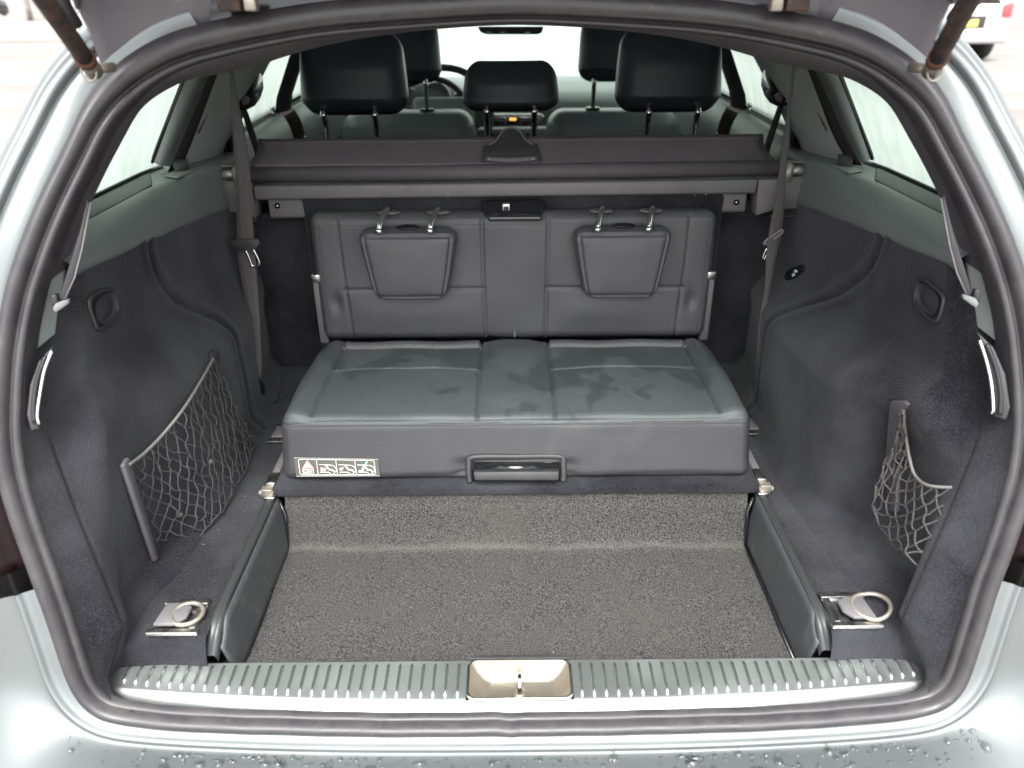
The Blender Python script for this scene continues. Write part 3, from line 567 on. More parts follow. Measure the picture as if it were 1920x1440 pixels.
for k, u in enumerate((.27, .50, .725)):
    line([(u+.02, .36), (u+.16, .38), (u+.20, .44), (u+.225, .66), (u+.20, .74), (u+.175, .88), (u+.15, .88), (u+.125, .76), (u+.02, .76)], .013, 'white', 'car_outline')
    line([(u+.115, .48), (u+.13, .62), (u+.17, .64), (u+.19, .72)], .04, 'white', 'seated_figure'); poly([(u+.105+.012*math.cos(t), .44+.05*math.sin(t)) for t in np.linspace(0, 6.28, 9)[:-1]], 'white', 'figure_head')
    if k < 2: poly([(u+.03, .50), (u+.10, .55), (u+.09, .70), (u+.03, .72)] if k == 0 else [(u+.02, .55), (u+.05, .50), (u+.085, .50), (u+.05, .70), (u+.03, .66)], 'pink', 'luggage_mark')
    else: line([(u+.03, .70), (u+.075, .70), (u+.085, .48)], .05, 'white', 'seated_figure'); line([(u+.088, .34), (u+.105, .40), (u+.145, .14)], .035, 'cyan', 'tick_mark')
# side bars and hinges of the folding platform
for sg in (-1, 1):
    box('platform_bar', (sg*.4475, .46, .683), (.014, .20, .010), 'plastic_grey', TR); box('hinge_plate', (sg*.448, .372, .6855), (.018, .036, .008), 'metal', TR, bev=.002)
    v, f = cat([boxv((sg*.451, .346, .677), (.020, .016, .016)), tube([(sg*.440, .344, .676), (sg*.466, .344, .676)], .0055, 10)]); mesh('hinge', v, f, 'zinc', TR, bev=.001)
v, f = prism([(-.455, .352, .664), (-.44, .345, .664), (.44, .345, .664), (.455, .352, .664), (.455, .40, .664), (-.455, .40, .664)], (0, 0, .020)); mesh('platform_edge', v, f, 'velour', TR, bev=.006)
# backrest
bs = [[(-.372, .14), (-.362, -.14)], [(.372, .14), (.362, -.14)], [(-.067, .14), (-.064, -.14)], [(.073, .14), (.070, -.14)], [(-.368, -.022), (-.066, -.020)], [(.368, -.022), (.072, -.020)]]
def bdisp(p, n):
    fr = sstep(.4, .9, -n[:, 1]); q = p[:, [0, 2]]; d = np.zeros(len(p))
    for s in bs: d += groove(gdist(q, s), .0052, .0026)*fr
    ed = np.maximum(np.abs(p[:, 0])-.412, p[:, 2]-.122); d += fr*(-.0016*np.exp(-(ed/.0016)**2)-.0012*np.exp(-((ed+.006)/.0014)**2))
    d += fr*(.006*np.exp(-((np.abs(p[:, 0])-.22)/.12)**4)*np.exp(-((p[:, 2]+.07)/.04)**2)+.003*np.exp(-(p[:, 0]/.05)**4)+.0015*np.sin(p[:, 0]*23)*np.sin(p[:, 2]*31))
    d += fr*-.006*np.exp(-((np.abs(p[:, 0])-.39)/.012)**2)*np.exp(-((p[:, 2]+.05)/.02)**2)
    return d
def bwarp(p):
    q = p.copy(); q[:, 0] = p[:, 0]*(1-.012*sstep(.05, -.14, p[:, 2])); q[:, 1] = p[:, 1]+.800+.085*p[:, 2]; q[:, 2] = p[:, 2]+.926; return q
P, F = softbox((.862, .055, .28), .024, .0034, bdisp, bwarp); br = mesh('backrest', P, F, 'leather', TR)
parts = []
for k in range(120): parts.append(boxv((-.405+k*.81/119, .784+.085*.124-.0032, .926+.1275), (.0036, .001, .0009)))
for sg in (-1, 1):
    for k in range(34): zz = -.10+k*.22/33; parts.append(boxv((sg*.417*(1-.012*float(sstep(.05, -.14, zz))), .7712+.085*zz, .926+zz), (.0009, .001, .0036)))
v, f = cat(parts); mesh('stitching', v, f, M['plastic_grey'], br, smooth=False, kind='stuff')
v, f = prism([(-.452, .842, .70), (.452, .842, .70), (.452, .836, 1.085), (.440, .832, 1.096), (-.440, .832, 1.096), (-.452, .836, 1.085)], (0, .025, .004)); mesh('back_panel', v, f, 'velour', TR, bev=.004)
for sg in (-1, 1):
    box('side_bracket', (sg*.428, .795, .855), (.020, .026, .165), 'plastic_grey', TR, bev=.003); box('bracket_cap', (sg*.428, .789, .929), (.021, .028, .018), 'metal', TR, bev=.003)
# buckle well between cushion and backrest, latch shell on the top edge
v, f = tube(crom([at(911, 632, y=.764), at(913, 623, y=.766), at(922, 619, y=.767), at(968, 617, y=.767), at(1012, 618, y=.767), at(1021, 622, y=.766), at(1023, 632, y=.764)], 40), .0026, 8); bw = mesh('buckle_bezel', v, f, 'plastic', TR)
v, f = prism([at(914, 634, y=.767), at(1020, 634, y=.767), at(1018, 621, y=.769), at(916, 622, y=.769)], (0, -.002, 0)); mesh('buckle_well', v, f, 'gloss', bw); box('buckle_post', at(965, 627, y=.760), (.006, .006, .014), 'plastic_grey', bw)
sh = [at(905, 379, y=.806), at(1019, 377, y=.806), at(1019, 402, y=.790), at(1012, 410, y=.782), at(914, 411, y=.782), at(906, 404, y=.790)]
v, f = prism(sh, (0, .02, 0)); ls = mesh('latch_shell', v, f, 'gloss', TR, bev=.004)
P, F = softbox((.114, .014, .012), .0059, .003, None, lambda p: p+np.array([.003, .778, 1.058])); mesh('latch_lip', P, F, mat('lip', (.03, .03, .032), .16, spec=.7), ls)
box('latch_key', at(949, 388, y=.79), (.017, .010, .016), 'metal', ls); box('latch_hole', at(949, 391, y=.783), (.010, .006, .007), 'gloss', ls)
# folded head pads
def head_pad(cx):
    def hd(p, n):
        fr = sstep(.4, .9, -n[:, 1]); t = (p[:, 2]+.076)/.152; hw = .060+.041*np.clip(t, 0, 1); ed = np.maximum(np.abs(p[:, 0])-.098, np.abs(p[:, 2])-.069)
        return fr*(.0030*np.exp(-((ed+.0005)/.0022)**2)-.0030*np.exp(-((ed+.0055)/.0024)**2)+.004*np.exp(-(p[:, 0]/.07)**4)*np.exp(-(p[:, 2]/.05)**4))
    def hw(p):
        q = p.copy(); t = np.clip((p[:, 2]+.076)/.152, 0, 1); q[:, 0] = p[:, 0]*(.70+.30*t**.8)*(1-.07*np.clip(1-t/.16, 0, 1)**2-.05*np.clip((t-.86)/.14, 0, 1)**2)+cx; q[:, 1] = p[:, 1]+.752+.095*p[:, 2]+.004; q[:, 2] = p[:, 2]+.968; return q
    P, F = softbox((.212, .056, .152), .0265, .003, hd, hw); pad = mesh('headrest', P, F, 'leather', TR)
    for dx in (-.052, .052):
        a = [(cx+dx+.012, .792, 1.062), (cx+dx+.012, .787, 1.070), (cx+dx+.010, .774, 1.077), (cx+dx+.004, .752, 1.070), (cx+dx-.001, .737, 1.058), (cx+dx-.003, .730, 1.046)]
        v, f = tube(crom(a, 22), .0062, 12); mesh('post', v, f, 'chrome', pad)
        v, f = tube([(cx+dx-.003, .732, 1.049), (cx+dx-.003, .7275, 1.042)], .0085, 14); mesh('post_tip', v, f, 'chrome', pad); 
        el = [(cx+dx+.010+.024*math.cos(t), .792+.014*math.sin(t), 1.0665) for t in np.linspace(0, 6.283, 20, endpoint=False)]; v, f = prism(el, (0, 0, .004)); mesh('post_collar', v, f, 'plastic_grey', pad, bev=.001)
    el = [(cx+.001+.024*math.cos(t), .757+.008*math.sin(t), 1.0445+.006*math.sin(t)*.4) for t in np.linspace(0, 6.283, 20, endpoint=False)]; v, f = prism(el, (0, -.002, .004)); mesh('emblem_disc', v, f, 'gloss', pad, bev=.001)
    return pad
head_pad(-.2195); head_pad(.226)
# ================================================================== rear bulkhead behind the third row
v, f = prism([(-.70, .885, .60), (.70, .885, .60), (.70, .885, 1.03), (-.70, .885, 1.03)], (0, .05, 0)); mesh('bulkhead', v, f, 'velour', CAR, bev=.004)

# ================================================================== cargo cover
CC = thing('cargo_cover', 'charcoal roll-up cargo cover cassette with raised flap across the boot', 'cargo cover', (0, .86, 1.12))
top = [(490, 264), (505, 260), (700, 258), (960, 257), (1200, 255), (1415, 252), (1426, 258)]
rt = [(1432, 268), (1440, 284), (1450, 296)]; bot = [(1452, 306), (1200, 309), (960, 311), (700, 313), (468, 314)]; lf = [(466, 305), (476, 297), (487, 282)]
fl = [at(a, b, y=.905) for a, b in top]+[at(a, b, y=.885) for a, b in rt]+[at(a, b, y=.846) for a, b in bot]+[at(a, b, y=.885) for a, b in lf]
def flap_pt(px, py): return at(px, py, y=.846+(.905-.846)*(1-(py-256)/55))
NXF, NYF = 60, 10; P = []
for i in range(NXF+1):
    row = []
    for j in range(NYF+1):
        t = j/NYF; el = 489-22*max(0, (t-.25)/.75)**1.6; er = 1427+26*max(0, (t-.25)/.75)**1.6
        px = el+(er-el)*i/NXF; py = (262-9*i/NXF)*(1-t)+(313-6*i/NXF)*t; row.append(flap_pt(px, py)+np.array([0, -.002*math.sin(i*.4), 0]))
    P.append(row)
v, f = grid(np.array(P)); flap = mesh('flap', v, f, 'sheet', CC, thick=.005, off=0)
v, f = tube([P[i][1]+np.array([0, -.003, 0]) for i in range(NXF+1)], .0022, 6); mesh('flap_hem', v, f, 'sheet', flap)
for e in (0, NXF):
    v, f = tube([np.array(p)+np.array([0, -.002, 0]) for p in P[e]], .0050, 8); mesh('flap_edging', v, f, 'plastic', flap)
parts = []
for i in range(NXF*3):
    a = np.array(P[i//3][0]); b2 = np.array(P[i//3+1][0]); c = a+(b2-a)*((i % 3)/3+rng.uniform(0, .2)); parts.append(tube([c, c+np.array([rng.uniform(-.002, .002), rng.uniform(-.004, .001), rng.uniform(.001, .004)])], .0006, 4))
v, f = cat(parts); mesh('frayed_edge', v, f, 'plastic_grey', flap, kind='stuff')
# pull tab
def fpt(px, py, o): return flap_pt(px, py)+np.array([0, -o, o*.3])
tb = [(903, 304), (907, 275), (919, 272), (930, 262), (940, 247), (948, 241), (958, 239), (968, 241), (976, 247), (986, 262), (996, 270), (1008, 272), (1016, 303)]
v, f = prism([fpt(a, b, .003) for a, b in tb], (0, -.009, .003)); pt = mesh('pull_tab', v, f, 'plastic', CC, bev=.002)
v, f = tube(crom([fpt(a, b, .013) for a, b in [(918, 273), (931, 264), (941, 249), (958, 241), (975, 249), (985, 263), (998, 272)]], 36), .0018, 6); mesh('tab_edge', v, f, 'plastic_grey', pt)
v, f = prism([fpt(a, b, .013) for a, b in [(911, 290), (920, 276), (958, 271), (998, 275), (1006, 290)]], (0, -.002, 0)); mesh('tab_lip', v, f, 'plastic', pt, bev=.001)
v, f = prism([fpt(a, b, .013) for a, b in [(911, 302), (912, 295), (958, 297), (1005, 294), (1006, 301), (958, 305)]], (0, -.003, 0)); mesh('tab_bar', v, f, 'plastic_grey', pt, bev=.001)
for a in (917, 999): v, f = tube([fpt(a, 299, .015), fpt(a, 299, .018)], .003, 8); mesh('tab_screw', v, f, 'metal', pt)
# roll, bar, plates
def barprof(name, x0, x1, prof, m, n=2, bev=0):
    V = []; F = []; k = len(prof)
    for x in np.linspace(x0, x1, n): V += [(x, a, b+.0035*x/.6) for a, b in prof]
    for i in range(n-1): F += [(i*k+j, i*k+(j+1) % k, (i+1)*k+(j+1) % k, (i+1)*k+j) for j in range(k)]
    F += [tuple(range(k))[::-1], tuple(range((n-1)*k, n*k))]; return mesh(name, V, F, m, CC, bev=bev)
barprof('roll', -.560, .567, [(.846+.018*math.cos(t), 1.139+.0165*math.sin(t)) for t in np.linspace(0, 6.283, 22, endpoint=False)], 'sheet', 3)
barprof('cassette_bar', -.545, .512, [(.822, 1.1205), (.820, 1.117), (.821, 1.095), (.826, 1.0905), (.87, 1.09), (.87, 1.122)], 'plastic_grey', 3, .0015)
barprof('cassette_base', -.525, .500, [(.838, 1.089), (.836, 1.052), (.842, 1.046), (.88, 1.046), (.88, 1.089)], 'plastic_grey', 3, .003)
for sg in (-1, 1):
    x0 = .516 if sg > 0 else .550
    ec = [(sg*x0, 1.122), (sg*.628, 1.124), (sg*.632, 1.118), (sg*.624, 1.062), (sg*.560, 1.058), (sg*(x0+.005), 1.046)]
    v, f = prism([(a, .826, b) for a, b in ec], (0, .05, 0)); e = mesh('end_cap', v, f, 'plastic_grey', CC, bev=.002)
    v, f = tube(crom([(sg*.570, .830, 1.124), (sg*.620, .832, 1.126), (sg*.631, .835, 1.135), (sg*.630, .84, 1.148), (sg*.615, .845, 1.154), (sg*.575, .85, 1.154)], 24), .0028, 6); mesh('cap_edge', v, f, 'plastic_grey', e)
    v, f = cat([tube([(sg*.585, .838, 1.139), (sg*.612, .838, 1.139)], .0085, 12), tube([(sg*.612, .838, 1.139), (sg*.648, .838, 1.139)], .0048, 10), boxv((sg*.578, .838, 1.136), (.014, .03, .036))]); mesh('locking_pin', v, f, mat('pin', (.38, .38, .37), .35, metal=.5), e)
    v, f = tube([(sg*(.478 if sg > 0 else .505), .8365, 1.073), (sg*(.478 if sg > 0 else .505), .833, 1.073)], .006, 10); mesh('screw', v, f, 'gloss', CC); v, f = tube([(sg*(.478 if sg > 0 else .505), .834, 1.073), (sg*(.478 if sg > 0 else .505), .8315, 1.073)], .003, 8); mesh('screw_head', v, f, 'chrome', CC)
    # carrier tray edge under the cap, fixed in the lining
    v, f = tube(crom([(sg*.548, .815, 1.048), (sg*.60, .815, 1.047), (sg*.630, .818, 1.049), (sg*.640, .82, 1.060), (sg*.642, .822, 1.078)], 24), .003, 6); mesh('carrier_rim', v, f, 'plastic', CAR)

# ================================================================== second-row bench: backrest + three headrests
RB = thing('rear_bench', 'black leather rear bench behind the cargo cover with three headrests on chrome posts', 'seat', (0, 1.2, .6))
P, F = softbox((1.22, .16, .52), .05, .02, None, lambda p: p+np.array([0, 1.37, .84])); mesh('backrest', P, F, 'leather_dark', RB)
P, F = softbox((1.25, .50, .16), .05, .03, None, lambda p: p+np.array([0, 1.62, .66])); mesh('cushion', P, F, 'leather_dark', RB)
def headrest(cx, zc, wd, ht, y, posts, zp, parent, mt='leather_dark', tapx=.0, flat=0, lean=.12, round_=.05):
    def hd(p, n): return sstep(.4, .9, -n[:, 1])*(-.003*np.exp(-((p[:, 2]+ht*.5-.042)/.003)**2)+.006*np.exp(-(p[:, 0]/(wd*.35))**4))
    def hw(p):
        q = p.copy(); t = (p[:, 2]/ht+.5); q[:, 0] = p[:, 0]*(1-tapx*np.clip(t, 0, 1)**1.5)+cx; q[:, 1] = p[:, 1]*(1-.35*sstep(.55, 1, t))+y+lean*p[:, 2]+.06*(p[:, 0]/wd)**2+.045*np.clip((.20-t)/.20, 0, 1)*(p[:, 1] < 0); q[:, 2] = p[:, 2]+zc; return q
    P, F = softbox((wd, .12, ht), min(round_, ht*.35), .006, hd, hw); h = mesh('headrest', P, F, mt, parent)
    for dx in posts:
        v, f = tube(crom([(cx+dx, y-.032, zp), (cx+dx, y-.034, zc-ht*.5-.015), (cx+dx, y-.044, zc-ht*.5+.004), (cx+dx, y-.030, zc-ht*.5+.020)], 14), .0080, 12); mesh('post', v, f, 'chrome', h)
        v, f = prism([(cx+dx+.026*math.cos(t), y-.020+.022*math.sin(t), zp-.004) for t in np.linspace(0, 6.283, 18, endpoint=False)], (0, 0, .008)); mesh('post_collar', v, f, 'gloss', h, bev=.002)
    return h
headrest(-.4195, 1.282, .288, .205, 1.38, (-.080, .056), 1.10, RB, tapx=.10)
headrest(-.002, 1.248, .262, .125, 1.38, (-.064, .062), 1.10, RB, tapx=.12, round_=.04)
headrest(.4185, 1.286, .284, .210, 1.38, (-.054, .076), 1.10, RB, tapx=.10)

# ================================================================== front seats
for sg, nm in ((-1, 'left front leather seat, its headrest partly behind the left rear headrest'), (1, 'right front leather seat beyond the right rear headrest')):
    FS = thing('front_seat', nm, 'seat', (sg*.37, 2.2, .4), 'front seats')
    cx = sg*.368
    def fw(p):
        q = p.copy(); t = p[:, 2]/.64+.5; q[:, 0] = p[:, 0]*(1-.08*sstep(.5, 1, t))+cx; q[:, 1] = p[:, 1]+2.10+.0*t; q[:, 2] = p[:, 2]+.745-.06*(p[:, 1] < 0)*sstep(.9, 1, t)*0; return q
    P, F = softbox((.52, .19, .69), .07, .015, lambda p, n: -.003*np.exp(-((p[:, 2]-.285)/.003)**2), fw); mesh('backrest', P, F, 'leather_front_lit', FS)
    P, F = softbox((.52, .5, .16), .06, .03, None, lambda p: p+np.array([cx, 2.4, .55])); mesh('cushion', P, F, 'leather_dark', FS)
    headrest(cx+(0 if sg < 0 else -.005), 1.285, .25, .21, 2.11, (-.07, .07), 1.094, FS, tapx=.08, lean=.05)

# ================================================================== car interior further forward
D = 'dash'
M['dash'] = mat('dash', (.21, .235, .232), .40, mix=(.23, .25, .25), mscale=8, bump=('noise', 700, .1))
P = []
for x in np.linspace(-.74, .74, 40):
    hood = .055*math.exp(-((x+.37)/.17)**4)
    pr = [(2.62, .62), (2.60, .86), (2.60, .95), (2.58-hood*.8, 1.03+hood*.2), (2.62-hood*1.6, 1.075+hood*1.0), (2.72, 1.095+hood*.8), (2.90, 1.11), (3.25, 1.09)]
    P.append([(x, a, b) for a, b in crom([(0, a, b) for a, b in pr], 24)[:, 1:]])
v, f = grid(np.array(P)); dash = mesh('dashboard', v, f, 'dash', CAR)
v, f = tube([(.10, 2.60, 1.02), (.72, 2.60, 1.02)], .008, 8); mesh('dash_strip', v, f, mat('light_strip', (.45, .42, .38), .3, metal=.5), dash)
# instrument dials
for cx, r in ((-.43, .035), (-.335, .055), (-.235, .035)):
    c = at({-.43: 768, -.335: 818, -.235: 862}[cx], {-.43: 183, -.335: 182, -.235: 192}[cx], y=2.53)
    v, f = tube([c, c+np.array([0, .01, 0])], r, 24); g = mesh('gauge', v, f, 'gauge', dash)
    v, f = tube([c+np.array([r*math.cos(t), -.003, r*math.sin(t)]) for t in np.linspace(0, 6.283, 28, endpoint=False)], .005, 6, closed=True); mesh('gauge_ring', v, f, 'metal', g)
    if cx == -.235: box('gauge_light', c+np.array([.008, -.004, -.004]), (.014, .004, .012), mat('telltale', (.6, .12, .1), .4, emit=((1, .2, .15), .5)), g)
    if cx == -.335: box('gauge_display', c+np.array([.0, -.004, -.008]), (.02, .004, .008), mat('display', (.5, .5, .6), .4, emit=((.8, .8, 1), .15)), g)
hp = [at(a, b, y=2.5) for a, b in [(745, 190), (758, 165), (790, 150), (815, 147), (845, 158), (868, 180), (880, 205)]]
v, f = tube(crom(hp, 30), .012, 8); mesh('instrument_hood', v, f, 'plastic', dash)
# steering wheel
wc_ = at(832, 215, y=2.36); ang = math.radians(62)
def wpt(r, t, o=0): return wc_+np.array([r*math.cos(t), -r*math.sin(t)*-math.cos(ang)*1.0-o, r*math.sin(t)*math.sin(ang)])
v, f = tube([wpt(.185, t) for t in np.linspace(0, 6.283, 40, endpoint=False)], .014, 10, closed=True); sw = mesh('steering_wheel', v, f, 'plastic', CAR)
P, F = softbox((.24, .05, .13), .024, .012, None, lambda p: p @ rx(-.25).T+wc_); mesh('airbag_cover', P, F, 'dash', sw)
ec = at(806, 211, y=2.33)
v, f = tube([ec+np.array([.021*math.cos(t), 0, .021*math.sin(t)]) for t in np.linspace(0, 6.283, 24, endpoint=False)], .0028, 6, closed=True); em = mesh('emblem', v, f, 'chrome', sw)
parts = [prism([ec+np.array([.021*math.sin(a), -.002, .021*math.cos(a)]), ec+np.array([.0045*math.sin(a+1.05), -.004, .0045*math.cos(a+1.05)]), ec+np.array([0, -.004, 0]), ec+np.array([.0045*math.sin(a-1.05), -.004, .0045*math.cos(a-1.05)])], (0, .003, 0)) for a in (0, 2.094, 4.189)]
v, f = cat(parts); mesh('emblem_star', v, f, 'chrome', em, smooth=False)
# centre console with vents and orange display
cc = [at(a, b, y=2.50) for a, b in [(905, 222), (915, 234), (960, 240), (1010, 234), (1022, 220), (1015, 214), (912, 214)]]
v, f = prism(cc, (0, .05, 0)); con = mesh('centre_panel', v, f, 'metal', dash, bev=.006)
for u0, u1 in ((921, 947), (977, 1003)):
    for b in (222, 228, 233): v, f = prism([at(u0, b, y=2.49), at(u1, b, y=2.49), at(u1, b+3, y=2.49), at(u0, b+3, y=2.49)], (0, .004, 0)); mesh('vent_slat', v, f, 'plastic', con)
v, f = prism([at(949, 220, y=2.49), at(976, 220, y=2.49), at(974, 234, y=2.49), at(950, 234, y=2.49)], (0, .004, 0)); scn = mesh('display', v, f, 'screen', con)
v, f = prism([at(955, 221, y=2.488), at(968, 221, y=2.488), at(968, 226, y=2.488), at(955, 226, y=2.488)], (0, .002, 0)); mesh('display_lines', v, f, 'orange', scn)
cr = [at(a, b, y=2.40) for a, b in [(896, 242), (1030, 240), (1040, 275), (885, 275)]]; v, f = prism(cr, (0, .06, 0)); cst = mesh('console', v, f, 'dash', dash, bev=.01)
for k in range(8):
    if 2 < k < 5: continue
    p = at(924+k*11, 252, y=2.39); box('console_button', p, (.013, .006, .010), 'gloss', cst, bev=.001)
# mirror, windscreen, roof, sides, doors
v, f = prism([at(a, b, y=2.45) for a, b in [(895, 50), (1020, 50), (1016, 62), (1008, 65), (912, 65), (901, 61)]], (0, .03, 0)); mr = mesh('interior_mirror', v, f, 'plastic', CAR, bev=.004)
for a in (912, 938, 984): v, f = prism([at(a, 60, y=2.445), at(a+10, 60, y=2.445), at(a+10, 62.5, y=2.445), at(a, 62.5, y=2.445)], (0, .003, 0)); mesh('mirror_edge', v, f, 'chrome', mr)
P = np.array([[(x, 3.30-.85*t-.10*(x/.7)**2, 1.06+.37*t) for t in np.linspace(0, 1, 6)] for x in np.linspace(-.72, .72, 14)]); v, f = grid(P); mesh('windscreen', v, f, glassmat('screen_fog', (.46, .54, .49), .95, .10), CAR)
M['head'] = mat('head', (.68, .70, .69), .9)
P = np.array([[(x, y, 1.475-.05*(abs(x)/.58)**2.5-.02*((y-1.3)/1.1)**2-(.022*float(sstep(.62, .4, y)))) for x in np.linspace(-.60, .60, 20)] for y in np.linspace(.46, 2.48, 24)]); v, f = grid(P); mesh('headliner', v, f, 'head', CAR)
P = np.array([[(x, y, 1.525-.06*(abs(x)/.62)**2.5-.03*((y-1.3)/1.1)**2) for x in np.linspace(-.645, .645, 20)] for y in np.linspace(.43, 2.52, 24)]); v, f = grid(P); mesh('roof', v, f, 'paint', CAR)
for sg in (-1, 1):
    v, f = tube(crom([(sg*.60, .42, 1.440), (sg*.605, 1.2, 1.462), (sg*.605, 2.2, 1.45), (sg*.66, 2.9, 1.22), (sg*.70, 3.25, 1.05)], 30), .030, 10); mesh('roof_rail', v, f, 'pillar', CAR)
    xi = .735
    P = []
    for y in np.concatenate([np.linspace(.14, .9, 14), np.linspace(1.0, 3.34, 8)]):
        row = []
        for z in np.concatenate([np.linspace(.30, 1.0, 9), np.linspace(1.04, 1.168, 6)]):
            w0 = float(half_x(min(max(z, .66), .99)))+.085; w1 = .90-.05*((z-.7)/.45)**2; t = float(sstep(.10, .75, y)); ww = w0*(1-t)+w1*t; ww -= (ww-.735)*float(sstep(1.02, 1.168, z))**1.5
            row.append((sg*ww, y, z))
        row.append((sg*.728, y, 1.166)); P.append(row)
    v, f = grid(np.array(P)); mesh('side_panel', v, f, 'paint', CAR)
    # rear door and front door
    for y0, y1 in ((.98, 1.66), (1.80, 2.75)):
        pr = [(.742, .55), (.700, .60), (.69, .90), (.675, .98), (.672, 1.06), (.684, 1.115), (.700, 1.140), (.728, 1.150), (.74, 1.14)]
        c = crom([(a, 0, b) for a, b in pr], 26); P = np.array([[(sg*q[0], y, q[2]) for q in c] for y in np.linspace(y0, y1, 8)]); v, f = grid(P); dr = mesh('door', v, f, 'dash', CAR)
        v, f = tube([(sg*.680, y0+.03, 1.045), (sg*.680, y1-.05, 1.050)], .006, 8); mesh('trim_strip', v, f, mat('alu_trim', (.6, .6, .58), .3, metal=.8), dr)
        v, f = prism([(sg*.678, y0+.05, 1.03), (sg*.678, y1-.12, 1.035), (sg*.688, y1-.18, .93), (sg*.688, y0+.05, .93)], (sg*-.004, 0, 0)); mesh('door_insert', v, f, 'gloss', dr, bev=.002)
        zs = np.linspace(1.14, 1.45, 6); P = np.array([[(sg*(xs_(z)+.006), y, z) for z in zs] for y in np.linspace(y0-.04, y1+.04, 6)]); v, f = grid(P); mesh('door_window', v, f, 'fog', CAR)
        v, f = tube([(sg*.715, y0, 1.155), (sg*.715, y1, 1.155)], .005, 6); mesh('window_seal', v, f, 'gloss', dr)
        v, f = cat([tube([(sg*.700, y1-.09, 1.148), (sg*.700, y1-.09, 1.166)], .004, 8), tube([(sg*.700, y1-.09, 1.166), (sg*.700, y1-.09, 1.176)], .006, 8)]); mesh('lock_pin', v, f, 'metal', dr)
    zs = np.linspace(1.145, 1.46, 8); P = np.array([[(sg*(xs_(z)-.012-(.0 if k else .05)), 1.62+.22*k-.12*(z-1.1)*0, z) for z in zs] for k in np.linspace(0, 1, 5)]); P = np.array([[(sg*(xs_(z)-.028*math.sin(math.pi*t)-.004), 1.655+.15*t, z) for z in zs] for t in np.linspace(0, 1, 7)]); v, f = grid(P); mesh('centre_pillar', v, f, 'plastic', CAR)
    P = np.array([[(sg*(.56-.02*k), 1.78+.06*k, z) for z in np.linspace(.6, 1.42, 6)] for k in (0, 1)])
v, f = boxv((0, 1.7, .40), (1.6, 3.3, .05)); mesh('floor_pan', v, f, 'plastic', CAR)
v, f = prism([(-.70, .9, .53), (.70, .9, .53), (.70, 2.7, .45), (-.70, 2.7, .45)], (0, 0, -.02)); mesh('cabin_carpet', v, f, 'velour', CAR)
v, f = boxv((0, 3.28, .75), (1.5, .06, .64)); mesh('firewall', v, f, 'plastic', CAR)
v, f = prism([(-.87, 3.3, .35), (-.87, 4.2, .45), (-.87, 4.2, .85), (-.87, 3.3, 1.05)], (1.74, 0, 0)); mesh('bonnet', v, f, 'paint', CAR, bev=.05)
# close the body behind the well and the lining so no light leaks in
v, f = boxv((0, .45, .55), (1.40, .95, .02)); mesh('boot_floor_pan', v, f, 'plastic', CAR)
for sg in (-1, 1):
    v, f = boxv((sg*.735, .55, .85), (.02, 1.0, .60)); mesh('inner_side_panel', v, f, 'plastic', CAR)

# ================================================================== tailgate and struts
M['tg'] = mat('tg', (.115, .105, .120), .42, mix=(.14, .13, .14), mscale=6, bump=('noise', 400, .1), rvar=.08)
TGI = [i for i in range(NL) if LZ[i] > 1.372]; TGI = sorted(TGI, key=lambda i: (i-TGI[0]) % NL)
def tg_prof(i):
    return None
P = []
for i in TGI:
    base = S[i]+NR[i]*.028+np.array([0, .018, 0]); t = abs(LX[i])/.52
    up = 1.0
    row = [base+np.array([0, .012, -.02]), base, base+np.array([-LX[i]*-.01, -.004, .030]), base+np.array([0, -.012, .060]), base+np.array([0, -.030, .085])]
    zr = row[-1][2]
    for k, (yy, zz) in enumerate(((.20, 1.56), (.05, 1.66), (-.25, 1.80), (-.60, 1.93))):
        row.append(np.array([LX[i]*(1.02+.04*k), yy+.03*(1-t*t)*0, zz+.05*(1-t*t)]))
    P.append(row)
P = np.array(P); A = np.array([crom(r, 30) for r in P]); mid_ = [k for k, i in enumerate(TGI) if abs(LX[i]) < .405]
A[mid_, :12, 1] += .06*np.sin(np.linspace(0, math.pi, 12))[None, :]; v, f = grid(A); nr = A.shape[1]; okf = lambda q: not (abs(np.mean([v[i][0] for i in q])) < .43 and -.48 < np.mean([v[i][1] for i in q]) < .16 and np.mean([v[i][2] for i in q]) > 1.57)
gl_ = [q for q in f if not okf(q)]; f = [q for q in f if okf(q)]; tgm = mesh('tailgate', v, f, 'tg', CAR, thick=.02, off=0)
ids = sorted({i for q in gl_ for i in q}); im = {a: b for b, a in enumerate(ids)}; mesh('tailgate_window', [v[i] for i in ids], [tuple(im[i] for i in q) for q in gl_], 'clear', tgm)
tgm['label'] = 'raised tailgate, its hinge end showing above the seal'
